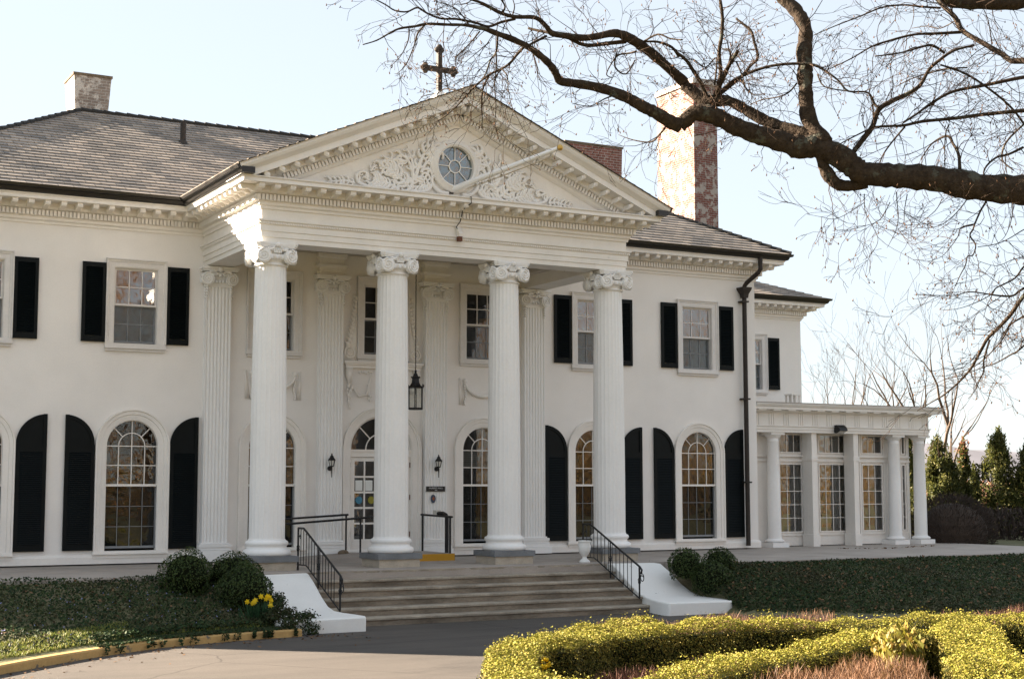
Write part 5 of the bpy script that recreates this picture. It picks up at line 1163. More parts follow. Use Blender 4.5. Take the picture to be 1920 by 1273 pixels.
# trailing shrub against the left cheek wall
n = 4200; a = RNG.normal(0, 1, (n, 3)); a /= np.linalg.norm(a, axis=1)[:, None]
cl = np.array([[-5.0, -6.1, -.42], [-4.85, -6.5, -.52], [-4.75, -6.85, -.62], [-4.62, -7.1, -.74], [-4.5, -7.25, -.84], [-5.1, -7.0, -.62], [-4.9, -7.3, -.74], [-4.78, -6.3, -.40], [-4.45, -6.95, -.68]])
P = cl[RNG.integers(0, len(cl), n)] + a * RNG.uniform(.3, 1, n)[:, None] ** .6 * np.array([.17, .24, .13]) * RNG.uniform(.7, 1.35, n)[:, None]
P[:, 2] = np.maximum(P[:, 2], -.93)
tag(leaves('trailing_shrub', P, a, .05, M['vinca'], None, .6, .6), 'low trailing shrub spilling onto the left cheek wall', 'shrub')
n = 420; x = RNG.uniform(12.5, 16.2, n) ; y = -1.2 + RNG.normal(0, .12, n) - .5 * np.sin(x); k = RNG.random(n) < .35
tag(leaves('fallen_leaves', np.column_stack([x, y, np.full(n, -.015)])[k][:60], np.tile([0, 0, 1.0], (60, 1)), .09, M['deadleaf'], None, .6, .3), 'a few dead leaves lying on the terrace before the sunroom', 'leaves', kind='stuff')
# daffodils
df = thing('daffodil_clump', 'clump of yellow daffodils in bloom beside the left cheek wall', 'flowers', (-5.28, -6.72, -.75))
n = 160; Q = RNG.normal(0, 1, (n, 2)) * np.array([.16, .10]); P = np.column_stack([Q[:, 0] - 5.26, Q[:, 1] - 6.72, RNG.uniform(-.68, -.48, n)])
leaves('leaf_blades', P, np.column_stack([Q * 1.6, np.ones(n)]), .30, M['daffleaf'], df, .07, .12, blade=True)
rr = random.Random(8)
for i, (ax, az) in enumerate([(-.24, -.38), (-.12, -.42), (-.06, -.37), (.02, -.30), (.10, -.34), (.16, -.32), (.20, -.38), (.18, -.46), (.12, -.30), (-.10, -.40)]):
    c = Vector((-5.26 + ax, -6.80 + rr.uniform(-.06, .06), az)); nd = Vector((rr.uniform(-.5, .3), -1, rr.uniform(-.2, .3))).normalized(); u = nd.orthogonal().normalized(); v = nd.cross(u); m = MB()
    for k in range(6):
        a = k * PI / 3; d = u * math.cos(a) + v * math.sin(a); e = nd.cross(d)
        m.add([c, c + d * .028 + e * .017, c + d * .056, c + d * .028 - e * .017], [(0, 1, 2, 3)])
    m.tube([c, c + nd * .03, c + nd * .04], [.013, .016, .022], 7); m.build('flower', M['daff'], df, normals=False)
local(df)
c0 = Vector((-5.42, -16.98, -.40)); m = MB(); rr = random.Random(4)
for k in range(26): m.sphere(c0 + Vector((rr.uniform(-.05, .05), rr.uniform(-.05, .05), rr.uniform(-.09, .04))), .018, 4)
o = m.build('yellow_flower', M['daff']); tag(o, 'single bright yellow bloom at the foot of the inner hedge tip', 'flower')

# ================================================================== TREES
def grow(mb, p, d, r, L, depth, rng, wig=.25, up=.0, nseg=5, child=3, ang=.6, tip=.35, n=5, minr=.0025, bud=None, shrink=.62):
    pts, rad = [Vector(p)], [r]; d = Vector(d).normalized(); ds = []
    for i in range(nseg):
        d = (d + Vector((rng.gauss(0, wig), rng.gauss(0, wig), rng.gauss(0, wig) + up))).normalized()
        pts.append(pts[-1] + d * L / nseg); rad.append(max(minr, r * (1 - (1 - tip) * (i + 1) / nseg))); ds.append(d.copy())
    mb.tube(pts, rad, n if r > .02 else 3, cap=False)
    if depth == 0:
        if bud is not None: bud.append(tuple(pts[-1]))
        return
    for c in range(child):
        i = rng.randint(1, nseg) if c < child - 1 else nseg
        ax = Vector((rng.gauss(0, 1), rng.gauss(0, 1), rng.gauss(0, 1))); ax = ax - ds[i - 1] * ax.dot(ds[i - 1])
        nd = (ds[i - 1] + ax.normalized() * ang * rng.uniform(.5, 1.3)).normalized()
        grow(mb, pts[i], nd, max(minr, rad[i] * rng.uniform(.6, .85)), L * shrink * rng.uniform(.7, 1.2), depth - 1, rng, wig, up, max(3, nseg - 1), child, ang, tip, n, minr, bud, shrink)
OAK=[(1,[(-0.01,-20.94,4.61,0.204),(-0.37,-20.53,4.75,0.193),(-0.69,-20.19,4.86,0.18),(-0.88,-19.99,4.92,0.172),(-1.15,-19.71,4.97,0.159),(-1.36,-19.51,5.04,0.155),(-1.58,-19.32,5.11,0.15),(-1.8,-19.11,5.15,0.142),(-1.99,-18.94,5.18,0.137),(-2.15,-18.81,5.21,0.137),(-2.25,-18.74,5.29,0.133),(-2.35,-18.68,5.39,0.133),(-2.48,-18.59,5.48,0.133),(-2.62,-18.49,5.54,0.129),(-2.74,-18.39,5.54,0.142),(-2.84,-18.32,5.58,0.129),(-3.01,-18.2,5.65,0.112),(-3.15,-18.11,5.7,0.112),(-3.27,-18.03,5.76,0.107),(-3.37,-17.96,5.81,0.107),(-3.48,-17.9,5.88,0.103),(-3.59,-17.84,5.94,0.103),(-3.68,-17.78,5.97,0.099),(-3.78,-17.71,5.97,0.09),(-3.84,-17.65,5.9,0.09),(-3.9,-17.59,5.84,0.09)]),
(1,[(-3.9,-17.59,5.84,0.09),(-4,-17.58,5.86,0.081),(-4.1,-17.58,5.9,0.079),(-4.24,-17.57,5.96,0.075),(-4.38,-17.55,6.01,0.07),(-4.5,-17.54,6.06,0.068),(-4.62,-17.54,6.1,0.063),(-4.83,-17.48,6.17,0.057),(-5.04,-17.42,6.21,0.055),(-5.24,-17.36,6.23,0.05),(-5.39,-17.34,6.24,0.05),(-5.47,-17.37,6.31,0.044),(-5.55,-17.4,6.38,0.042),(-5.68,-17.42,6.46,0.039),(-5.84,-17.41,6.55,0.037),(-6.03,-17.39,6.62,0.035),(-6.22,-17.36,6.67,0.031),(-6.39,-17.34,6.71,0.025),(-6.6,-17.3,6.73,0.018),(-6.8,-17.25,6.72,0.016),(-7.03,-17.19,6.71,0.016),(-7.16,-17.17,6.67,0.014),(-7.33,-17.13,6.63,0.012),(-7.44,-17.12,6.57,0.01),(-7.59,-17.08,6.47,0.008),(-7.74,-17.04,6.41,0.006)]),
(1,[(-2.55,-18.51,5.43,0.052),(-2.48,-18.51,5.29,0.069),(-2.39,-18.53,5.16,0.077),(-2.3,-18.56,5.1,0.073),(-2.18,-18.63,5.09,0.065),(-2.04,-18.74,5.12,0.065)]),
(1,[(-2.53,-18.58,5.56,0.116),(-2.59,-18.49,5.72,0.099),(-2.64,-18.43,5.9,0.091),(-2.65,-18.41,6.08,0.087),(-2.65,-18.4,6.29,0.083),(-2.64,-18.38,6.43,0.096),(-2.62,-18.37,6.54,0.088),(-2.62,-18.35,6.7,0.092),(-2.59,-18.34,6.84,0.084),(-2.58,-18.34,6.99,0.082),(-2.6,-18.3,7.13,0.08),(-2.65,-18.23,7.27,0.08),(-2.72,-18.15,7.39,0.08),(-2.8,-18.06,7.52,0.076),(-2.93,-17.95,7.69,0.072)]),
(1,[(-2.63,-18.45,5.68,0.06),(-2.7,-18.34,5.74,0.069),(-2.77,-18.23,5.79,0.071),(-2.87,-18.1,5.85,0.072),(-3.02,-17.95,5.97,0.068),(-3.16,-17.82,6.1,0.063),(-3.27,-17.7,6.19,0.061),(-3.38,-17.56,6.2,0.075),(-3.46,-17.45,6.24,0.079),(-3.53,-17.37,6.34,0.071),(-3.6,-17.28,6.44,0.071)]),
(1,[(-3.61,-17.29,6.47,0.071),(-3.82,-17.3,6.6,0.062),(-4.06,-17.31,6.74,0.059),(-4.27,-17.32,6.84,0.059),(-4.47,-17.32,6.91,0.054),(-4.65,-17.33,6.92,0.047),(-4.87,-17.28,6.86,0.043),(-5.06,-17.27,6.82,0.038),(-5.29,-17.25,6.82,0.036),(-5.46,-17.26,6.82,0.034),(-5.57,-17.32,6.87,0.027),(-5.74,-17.37,6.93,0.025),(-5.98,-17.34,6.91,0.023),(-6.17,-17.35,6.92,0.021),(-6.35,-17.38,6.96,0.019),(-6.52,-17.41,6.99,0.016),(-6.71,-17.43,7,0.016)]),
(0,[(-5.46,-17.26,6.82,0.021),(-5.54,-17.1,6.88,0.019),(-5.6,-16.96,6.94,0.017)]),
(0,[(-5.29,-17.25,6.82,0.017),(-5.08,-17.22,6.77,0.024),(-4.9,-17.2,6.77,0.026),(-4.67,-17.23,6.82,0.028),(-4.43,-17.26,6.87,0.03)]),
(0,[(-5.98,-17.33,6.89,0.019),(-6.14,-17.28,6.84,0.018),(-6.28,-17.24,6.78,0.017),(-6.44,-17.21,6.81,0.016),(-6.65,-17.17,6.83,0.015),(-6.83,-17.13,6.82,0.014),(-7,-17.12,6.86,0.013),(-7.12,-17.13,6.9,0.012),(-7.24,-17.11,6.84,0.011),(-7.38,-17.09,6.84,0.01),(-7.5,-17.11,6.88,0.009),(-7.65,-17.11,6.93,0.008)]),
(0,[(-5.89,-17.39,6.57,0.023),(-5.92,-17.26,6.5,0.021),(-5.94,-17.13,6.43,0.019),(-5.98,-17,6.39,0.017),(-6.07,-16.85,6.34,0.016),(-6.15,-16.69,6.25,0.014),(-6.19,-16.55,6.17,0.012),(-6.26,-16.39,6.05,0.01),(-6.34,-16.23,5.95,0.008),(-6.41,-16.09,5.9,0.006)]),
(0,[(-5.88,-17.4,6.56,0.017),(-5.67,-17.24,6.69,0.018),(-5.44,-17.1,6.83,0.019)]),
(0,[(-6.22,-17.35,6.65,0.014),(-6.12,-17.13,6.54,0.013),(-6.08,-16.91,6.5,0.012),(-6.02,-16.67,6.4,0.01),(-5.98,-16.45,6.37,0.009)]),
(0,[(-6.43,-17.31,6.68,0.012),(-6.45,-17.1,6.59,0.01),(-6.5,-16.87,6.49,0.008),(-6.44,-16.72,6.44,0.006)]),
(0,[(-6.07,-16.85,6.33,0.015),(-6.02,-16.62,6.26,0.013),(-5.94,-16.42,6.17,0.012),(-5.83,-16.22,6.05,0.01),(-5.73,-16.02,5.93,0.009)]),
(0,[(-5.98,-17,6.39,0.01),(-6.01,-17.19,6.25,0.009),(-6.08,-17.34,6.06,0.007),(-6.12,-17.5,5.81,0.006),(-6.13,-17.68,5.61,0.004)]),
(0,[(-6.12,-17.13,6.52,0.01),(-6.1,-17.1,6.37,0.009),(-6.1,-17.05,6.17,0.008),(-6.06,-17.01,5.93,0.007),(-6.05,-16.97,5.73,0.005),(-5.99,-16.97,5.53,0.004)]),
(0,[(-7.05,-17.18,6.7,0.014),(-7.03,-16.95,6.67,0.012),(-6.97,-16.72,6.59,0.009),(-6.95,-16.45,6.44,0.007),(-6.96,-16.2,6.39,0.004)]),
(0,[(-7.24,-17.17,6.63,0.01),(-7.2,-17.06,6.53,0.008),(-7.22,-16.9,6.39,0.006),(-7.28,-16.74,6.3,0.004)]),
(0,[(-6.19,-16.55,6.17,0.011),(-6.27,-16.37,6.25,0.009),(-6.32,-16.19,6.3,0.008),(-6.33,-16.02,6.29,0.007),(-6.42,-15.81,6.29,0.006),(-6.41,-15.63,6.25,0.004)]),
(0,[(-6.28,-16.21,6.31,0.009),(-6.47,-16.53,6.33,0.007),(-6.65,-16.84,6.32,0.006)]),
(0,[(-6.41,-17.33,6.7,0.01),(-6.53,-17.29,6.73,0.009),(-6.62,-17.29,6.82,0.008),(-6.73,-17.29,6.91,0.007),(-6.89,-17.25,6.96,0.006)]),
(0,[(-6.17,-17.35,6.91,0.014),(-6.25,-17.58,6.92,0.012),(-6.42,-17.77,6.94,0.01)]),
(0,[(-6.02,-17.32,6.91,0.01),(-5.99,-17.33,7.03,0.008),(-6.01,-17.31,7.14,0.006)]),
(0,[(-4.95,-17.48,6.21,0.008),(-4.76,-17.45,6.27,0.004)]),
(0,[(-4.7,-17.5,6.14,0.013),(-4.98,-17.64,6.01,0.01),(-5.26,-17.77,5.86,0.007),(-5.58,-17.92,5.82,0.004)]),
(0,[(-4.77,-17.47,6.33,0.006),(-4.88,-17.53,6.34,0.008),(-4.9,-17.67,6.43,0.01),(-4.9,-17.82,6.49,0.011),(-4.85,-17.97,6.48,0.013),(-4.84,-18.1,6.47,0.014)]),
(0,[(-4.24,-17.35,6.87,0.015),(-4.18,-17.57,6.91,0.013),(-4.12,-17.74,6.82,0.011),(-4.08,-17.93,6.76,0.009)]),
(0,[(-4.09,-17.56,5.79,0.019),(-4.03,-17.36,5.76,0.016),(-4,-17.13,5.72,0.012),(-4.08,-16.87,5.79,0.008),(-4.14,-16.63,5.9,0.004)]),
(0,[(-4.24,-17.35,6.87,0.013),(-4.01,-17.32,6.91,0.017),(-3.77,-17.27,6.89,0.021),(-3.6,-17.17,6.83,0.025)]),
(0,[(-6.3,-17.29,6.58,0.008),(-6.54,-17.45,6.38,0.006),(-6.77,-17.63,6.2,0.004)]),
(0,[(-4.92,-17.81,6.51,0.012),(-4.82,-17.62,6.41,0.011),(-4.61,-17.53,6.38,0.01),(-4.45,-17.48,6.58,0.009)]),
(0,[(-3.43,-17.52,6.21,0.033),(-3.55,-17.58,6.37,0.03),(-3.71,-17.62,6.52,0.026),(-3.84,-17.66,6.62,0.023),(-4,-17.67,6.7,0.019)]),
(0,[(-3.39,-17.7,6.37,0.033),(-3.37,-17.71,6.54,0.031),(-3.39,-17.71,6.76,0.029),(-3.37,-17.74,6.97,0.028),(-3.37,-17.76,7.19,0.026),(-3.4,-17.76,7.4,0.024),(-3.42,-17.74,7.54,0.022)]),
(0,[(-3.37,-17.57,6.22,0.04),(-3.44,-17.76,6.32,0.036),(-3.5,-17.96,6.42,0.032),(-3.56,-18.16,6.51,0.029),(-3.61,-18.36,6.58,0.025)]),
(0,[(-3.34,-17.61,6.27,0.031),(-3.11,-17.77,6.49,0.026),(-3,-17.81,6.63,0.022),(-2.9,-17.83,6.74,0.02),(-2.92,-17.79,6.94,0.02),(-2.93,-17.75,7.08,0.02),(-2.98,-17.66,7.19,0.018),(-3.02,-17.57,7.28,0.014)]),
(0,[(-3.33,-17.63,6.3,0.026),(-3.25,-17.78,6.41,0.024),(-3.13,-17.97,6.49,0.022),(-2.97,-18.17,6.54,0.02),(-2.8,-18.37,6.54,0.02),(-2.64,-18.55,6.5,0.02),(-2.53,-18.67,6.39,0.015),(-2.45,-18.76,6.28,0.013),(-2.38,-18.84,6.15,0.013),(-2.24,-19.01,6.11,0.013),(-2.19,-19.07,5.96,0.019),(-2.18,-19.13,5.92,0.019)]),
(0,[(-3.49,-17.96,6.4,0.013),(-3.42,-17.98,6.7,0.011),(-3.45,-17.85,6.76,0.009)]),
(0,[(-3.84,-17.66,6.62,0.007),(-3.86,-17.84,6.58,0.008),(-3.83,-18.03,6.44,0.01),(-3.84,-18.26,6.49,0.011),(-3.91,-18.31,6.15,0.013)]),
(0,[(-3.1,-17.76,6.46,0.013),(-3.21,-18,6.27,0.011),(-3.31,-18.27,6.12,0.009),(-3.41,-18.56,6.05,0.006)]),
(0,[(-2.73,-18.34,6.32,0.013),(-2.68,-18.14,6.27,0.012),(-2.67,-17.93,6.26,0.01),(-2.71,-17.67,6.28,0.008),(-2.73,-17.44,6.27,0.007)]),
(0,[(-3.51,-18.2,6.51,0.013),(-3.59,-18.4,6.3,0.011),(-3.7,-18.6,6.11,0.008)]),
(0,[(-2.29,-18.74,5.41,0.032),(-2.16,-18.81,5.6,0.037),(-2.04,-18.86,5.77,0.037),(-1.96,-18.88,5.97,0.035),(-1.81,-18.95,6.08,0.033),(-1.62,-19.05,6.18,0.031),(-1.49,-19.1,6.29,0.026),(-1.4,-19.14,6.46,0.024),(-1.28,-19.19,6.58,0.022),(-1.12,-19.28,6.7,0.018),(-0.92,-19.4,6.76,0.016)]),
(0,[(-2.02,-18.87,5.76,0.015),(-1.86,-18.96,5.77,0.017),(-1.71,-19.04,5.78,0.019),(-1.54,-19.16,5.82,0.021),(-1.26,-19.39,5.84,0.023),(-1,-19.61,5.87,0.025),(-0.68,-19.9,5.89,0.027),(-0.42,-20.13,5.92,0.029)]),
(0,[(-1.73,-19.04,5.81,0.015),(-1.58,-19.12,5.92,0.017),(-1.44,-19.21,6.04,0.02),(-1.24,-19.36,6.17,0.022),(-0.95,-19.58,6.23,0.024),(-0.62,-19.86,6.3,0.027),(-0.34,-20.08,6.32,0.029)]),
(0,[(-0.36,-20.1,6.39,0.056),(-0.47,-19.79,6.53,0.047),(-0.49,-19.56,6.59,0.038),(-0.46,-19.41,6.71,0.041),(-0.55,-19.17,6.91,0.039),(-0.63,-18.94,7.11,0.039),(-0.62,-18.82,7.31,0.037),(-0.64,-18.66,7.49,0.035),(-0.68,-18.5,7.71,0.033)]),
(1,[(-0.64,-18.55,7.75,0.047),(-0.37,-18.45,7.68,0.067),(-0.1,-18.4,7.71,0.087),(0.28,-18.46,7.74,0.083),(0.67,-18.55,7.78,0.094),(0.99,-18.58,7.85,0.105),(1.53,-18.8,7.79,0.152),(2.16,-19.1,7.56,0.205)]),
(0,[(-0.64,-18.93,7.09,0.023),(-0.93,-18.82,7.06,0.02),(-1.22,-18.72,7.03,0.017),(-1.52,-18.58,6.94,0.015),(-1.74,-18.54,6.85,0.012),(-1.97,-18.45,6.7,0.009),(-2.23,-18.36,6.56,0.007)]),
(0,[(-0.66,-18.62,7.48,0.016),(-0.91,-18.57,7.47,0.015),(-1.17,-18.51,7.47,0.013),(-1.44,-18.43,7.42,0.012),(-1.7,-18.33,7.3,0.01),(-2.01,-18.19,7.16,0.008),(-2.25,-18.11,7.04,0.007)]),
(0,[(-1.25,-19.25,6.66,0.02),(-1.46,-19.26,6.72,0.017),(-1.64,-19.24,6.67,0.014),(-1.88,-19.17,6.59,0.011),(-2.16,-19.06,6.54,0.009)]),
(0,[(-1.37,-19.55,5.2,0.028),(-1.28,-19.45,5.4,0.022),(-1.22,-19.31,5.56,0.018),(-1.16,-19.16,5.69,0.018),(-1.15,-18.9,5.65,0.011),(-1.1,-18.66,5.51,0.009)]),
(0,[(-1.71,-19.04,5.76,0.015),(-1.64,-18.75,5.65,0.013),(-1.55,-18.5,5.56,0.011),(-1.42,-18.29,5.5,0.009)]),
(0,[(-2.03,-18.86,5.76,0.013),(-2.21,-18.84,5.67,0.011),(-2.43,-18.78,5.55,0.009),(-2.57,-18.81,5.47,0.006)]),
(0,[(-1.26,-19.19,6.53,0.013),(-0.88,-19.24,6.45,0.015),(-0.49,-19.27,6.28,0.016),(-0.17,-19.25,6.13,0.017),(0.11,-19.18,5.98,0.019)]),
(0,[(-1.29,-19.33,5.78,0.011),(-1.28,-19.25,5.65,0.009),(-1.21,-19.16,5.29,0.007)]),
(0,[(-1.33,-19.5,4.88,0.006),(-1.19,-19.58,4.9,0.008),(-1.1,-19.64,5.05,0.01),(-1.07,-19.64,5.21,0.012),(-0.96,-19.71,5.34,0.014),(-0.83,-19.78,5.38,0.016),(-0.69,-19.88,5.46,0.017)]),
(0,[(0.11,-19.18,5.98,0.016),(-0.13,-19.11,5.74,0.014),(-0.26,-19.16,5.5,0.011),(-0.28,-19.35,5.33,0.009)]),
(0,[(-2.38,-18.84,6.15,0.009),(-2.34,-18.38,6.32,0.01),(-2.18,-18.07,6.57,0.011)]),
(0,[(-0.89,-19.25,6.53,0.011),(-0.99,-19,6.56,0.01),(-1.16,-18.64,6.52,0.008),(-1.22,-18.4,6.46,0.007)]),
(0,[(-0.61,-18.81,7.27,0.009),(-0.53,-18.48,7.28,0.008),(-0.45,-18.19,7.4,0.006),(-0.41,-17.86,7.47,0.005)]),
(0,[(0.28,-18.43,7.68,0.005),(0.6,-18.21,7.62,0.007),(0.94,-17.94,7.43,0.01)]),
(0,[(-1.12,-19.73,4.89,0.015),(-1.18,-19.74,4.79,0.014),(-1.26,-19.74,4.69,0.013),(-1.34,-19.72,4.53,0.012),(-1.4,-19.75,4.46,0.011),(-1.47,-19.77,4.38,0.011),(-1.47,-19.85,4.26,0.01),(-1.53,-19.86,4.14,0.009),(-1.62,-19.87,4.12,0.008),(-1.68,-19.89,4.01,0.008),(-1.76,-19.89,3.9,0.007),(-1.84,-19.89,3.77,0.006)]),
(0,[(-1.35,-19.71,4.53,0.01),(-1.48,-19.65,4.49,0.008),(-1.54,-19.66,4.39,0.007),(-1.62,-19.64,4.28,0.006),(-1.73,-19.59,4.15,0.004),(-1.87,-19.52,4.09,0.003)]),
(0,[(-1.92,-19.76,3.51,0.003),(-1.75,-19.85,3.53,0.004),(-1.58,-19.95,3.6,0.006),(-1.44,-20.01,3.68,0.007),(-1.36,-20.02,3.76,0.009),(-1.26,-20.05,3.81,0.01),(-1.14,-20.1,3.88,0.011),(-1.04,-20.14,4.01,0.013),(-0.92,-20.19,4.1,0.014)]),
(0,[(-0.9,-20.16,3.83,0.019),(-1.02,-20.11,3.77,0.017),(-1.1,-20.11,3.73,0.016),(-1.18,-20.1,3.68,0.014),(-1.29,-20.07,3.67,0.013),(-1.41,-20.03,3.68,0.011),(-1.51,-20.01,3.69,0.009),(-1.68,-19.93,3.71,0.008),(-1.82,-19.87,3.67,0.006),(-2.01,-19.76,3.67,0.005),(-2.22,-19.64,3.68,0.003)]),
(0,[(-0.84,-20.27,4.01,0.029),(-0.88,-20.1,3.85,0.028),(-0.87,-19.99,3.73,0.027),(-0.87,-19.88,3.63,0.026),(-0.87,-19.77,3.52,0.026),(-0.91,-19.62,3.38,0.024),(-0.94,-19.48,3.27,0.023),(-0.94,-19.38,3.15,0.021),(-0.94,-19.26,3,0.018),(-0.94,-19.16,2.9,0.016),(-0.98,-19.02,2.77,0.013),(-1.05,-18.86,2.64,0.011),(-1.09,-18.72,2.57,0.008),(-1.17,-18.55,2.47,0.005)]),
(0,[(-0.92,-19.49,3.25,0.015),(-0.9,-19.37,3.03,0.013),(-0.84,-19.31,2.92,0.011),(-0.81,-19.22,2.82,0.008),(-0.79,-19.1,2.68,0.006),(-0.78,-18.99,2.6,0.004)]),
(0,[(-0.99,-19.03,2.88,0.004),(-0.96,-19.18,2.89,0.005),(-0.91,-19.35,2.94,0.007),(-0.87,-19.52,2.98,0.008),(-0.83,-19.7,3.06,0.01),(-0.83,-19.82,3.1,0.012),(-0.82,-19.97,3.2,0.013)]),
(0,[(-1.07,-18.94,2.87,0.004),(-0.92,-18.99,2.91,0.005),(-0.75,-19.08,2.98,0.007),(-0.58,-19.16,3.13,0.009),(-0.44,-19.23,3.3,0.011),(-0.34,-19.26,3.47,0.012),(-0.21,-19.31,3.56,0.014),(-0.1,-19.34,3.62,0.016)]),
(0,[(-2.05,-18.7,4.99,0.008),(-2.08,-18.73,4.88,0.007),(-2.09,-18.76,4.75,0.006),(-2.06,-18.84,4.58,0.005),(-2.04,-18.9,4.41,0.004),(-2.12,-18.87,4.25,0.003),(-2.23,-18.85,4.17,0.002)]),
(0,[(-1.96,-18.96,4.32,0.002),(-1.97,-19.03,4.38,0.004),(-1.97,-19.13,4.51,0.005),(-2,-19.2,4.65,0.006),(-2.06,-19.25,4.79,0.007),(-2.11,-19.3,4.9,0.008)]),
(0,[(-1.95,-19.14,4.51,0.005),(-2.08,-19.4,4.35,0.004),(-2.2,-19.69,4.22,0.002)]),
(0,[(-2.08,-18.73,4.88,0.006),(-2.31,-18.71,4.74,0.005),(-2.52,-18.71,4.65,0.004),(-2.74,-18.74,4.65,0.003),(-2.97,-18.76,4.66,0.002)]),
(0,[(-2.12,-19.2,4.8,0.006),(-2.36,-19.28,4.56,0.005),(-2.67,-19.33,4.45,0.004),(-2.94,-19.42,4.37,0.002)]),
(0,[(-1.27,-19.56,4.88,0.008),(-1.34,-19.58,4.8,0.007),(-1.46,-19.52,4.65,0.006),(-1.6,-19.46,4.54,0.005),(-1.76,-19.39,4.5,0.004),(-1.92,-19.34,4.51,0.002)]),
(0,[(-1.45,-19.86,4.24,0.005),(-1.28,-19.97,4.27,0.006),(-1.16,-20.05,4.33,0.006),(-1.04,-20.14,4.42,0.007),(-0.92,-20.21,4.48,0.008)]),
(0,[(-1.3,-19.95,4.24,0.003),(-1.39,-20.19,4.3,0.004),(-1.53,-20.4,4.38,0.005),(-1.69,-20.59,4.45,0.006),(-1.85,-20.76,4.55,0.008)]),
(0,[(-1.98,-19.11,4.48,0.002),(-1.84,-19.11,4.59,0.004),(-1.78,-19.07,4.76,0.005),(-1.7,-19.04,4.96,0.007)]),
(0,[(-2.06,-19.44,4.39,0.002),(-2.07,-19.58,4.48,0.004),(-2.02,-19.8,4.61,0.005),(-2.05,-19.94,4.72,0.006)]),
(0,[(-1.05,-20.15,4.12,0.006),(-1.22,-20.13,4.07,0.005),(-1.41,-20.08,4,0.004),(-1.63,-20.02,4.05,0.003)]),
(0,[(-1.36,-20.02,3.76,0.006),(-1.2,-19.74,3.62,0.005),(-1.02,-19.5,3.5,0.003)])]
oak = thing('oak_tree', 'bare oak tree whose thick limb reaches in from the right in front of the sky', 'tree', (1.7, -22.6, -.9))
rng = random.Random(21); limb, br_, tw, buds = MB(), MB(), MB(), []
main_dir = []
for big, P in OAK:
    S = spline(P, 4); rad = [max(.0022, s[3] * (1 if big else .86)) for s in S]
    if big:
        rad = [r * (1 + rng.uniform(-.09, .10)) for i, r in enumerate(rad)]
    (limb if big else br_).tube([s[:3] for s in S], rad, 12 if big else 6)
    L = 0
    for i in range(1, len(S) - 1):
        a, b = Vector(S[i][:3]), Vector(S[i + 1][:3]); L += (b - a).length; r = S[i][3]
        st_ = .26 if big else (.095 if S[i][3] > .011 else .145)
        while L > st_:
            L -= st_
            if r > .115 and rng.random() < .8: continue
            dv = (b - a).normalized(); ax = Vector((rng.gauss(0, 1), rng.gauss(0, 1), rng.gauss(0, 1))); ax = (ax - dv * ax.dot(dv)).normalized()
            nd = (dv * rng.uniform(.3, 1.0) + ax * rng.uniform(.5, 1.0) + Vector((0, 0, -.15))).normalized()
            ln = rng.uniform(.22, .60) * (1.25 if r > .03 else 1.0)
            grow(tw, a, nd, min(.0064, max(.0036, r * .45)), ln, 2 if rng.random() < .72 else 1, rng, .24, -.02, 4, 3, .65, .45, 4, .0023, buds, .6)
limb.build('limb', M['bark'], oak, smooth=True); br_.build('branch', M['bark'], oak, smooth=True); tw.build('twig', M['twig'], oak, normals=False)
m = MB()
for b in buds:
    if rng.random() < .28:
        m.tube([Vector(b), Vector(b) + Vector((rng.uniform(-.006, .006), rng.uniform(-.006, .006), -.008)), Vector(b) + Vector((rng.uniform(-.012, .012), rng.uniform(-.012, .012), .016))], [.005, .0085, .003], 4)
m.build('bud', M['bud'], oak, normals=False)
E0_ = Vector(OAK[0][1][0][:3]); m = MB()
base = Vector((E0_.x + 1.0, E0_.y - .9, -1.0)); m.tube([base, base + Vector((0, 0, .5)), base + Vector((.05, .1, 2.5)), (E0_ + base) / 2 + Vector((.4, -.3, 2.2)), base + Vector((.1, .2, 7)), base + Vector((.5, .2, 10)), base + Vector((.8, -.3, 14))], [.75, .55, .46, .44, .36, .28, .14], 14)
m.tube([E0_, E0_ + Vector((.5, -.4, -.25)), base + Vector((.05, .1, E0_.z + .2))], [OAK[0][1][0][3], OAK[0][1][0][3] * 1.1, .33], 12)
U0 = [P for big, P in OAK if big][-1][-1]; m.tube([U0[:3], base + Vector((.1, .15, U0[2] + .9))], [U0[3], .3], 10)
m.build('trunk', M['bark'], oak, smooth=True)
for k in range(5):
    m = MB(); q = base + Vector((.4, .1, 8.5 + k)); grow(m, q, (rng.uniform(.2, 1), rng.uniform(-1, .0), .7), .14, 4.0, 3, rng, .2, .02, 5, 3, .6, .4, 5, .006); m.build('branch', M['twig'], oak, normals=False)
local(oak)

def px(u, v, dist):      # a point on the sight line through a pixel of the photograph
    d = FW * 2793.74 + RT * (u - 960) + UP * (636.5 - v); return CAMP + d.normalized() * dist
def bare(name, label, base, h, seed, r=.14, spread=.55, depth=4, lean=(0, 0), mat='palebark', group=None, child=2, forks=4, minr=.0055):
    o = thing(name, label, 'tree', base, group); g = random.Random(seed); m = MB(); t = MB(); base = Vector(base)
    pts = [base + Vector((lean[0] * k / 5, lean[1] * k / 5, h * .62 * k / 5)) + Vector((g.gauss(0, .12), g.gauss(0, .12), 0)) * (k > 0) for k in range(6)]
    m.tube(pts, [r * (1 - .12 * k) for k in range(6)], 8)
    for k in range(forks):
        q = pts[2 + k % 4]; a = g.uniform(0, 2 * PI); grow(t, q, (math.cos(a) * spread, math.sin(a) * spread, 1), r * .5, h * .40, depth, g, .13, .05, 5, child, spread, .4, 5, minr, None, .66)
    grow(t, pts[-1], (0, 0, 1), r * .42, h * .38, depth, g, .12, .06, 5, child, spread * .9, .4, 5, minr, None, .62)
    m.build('trunk', M[mat], o, smooth=True); t.build('crown', M[mat], o, normals=False); local(o); return o
G = 'bare trees beyond the house'
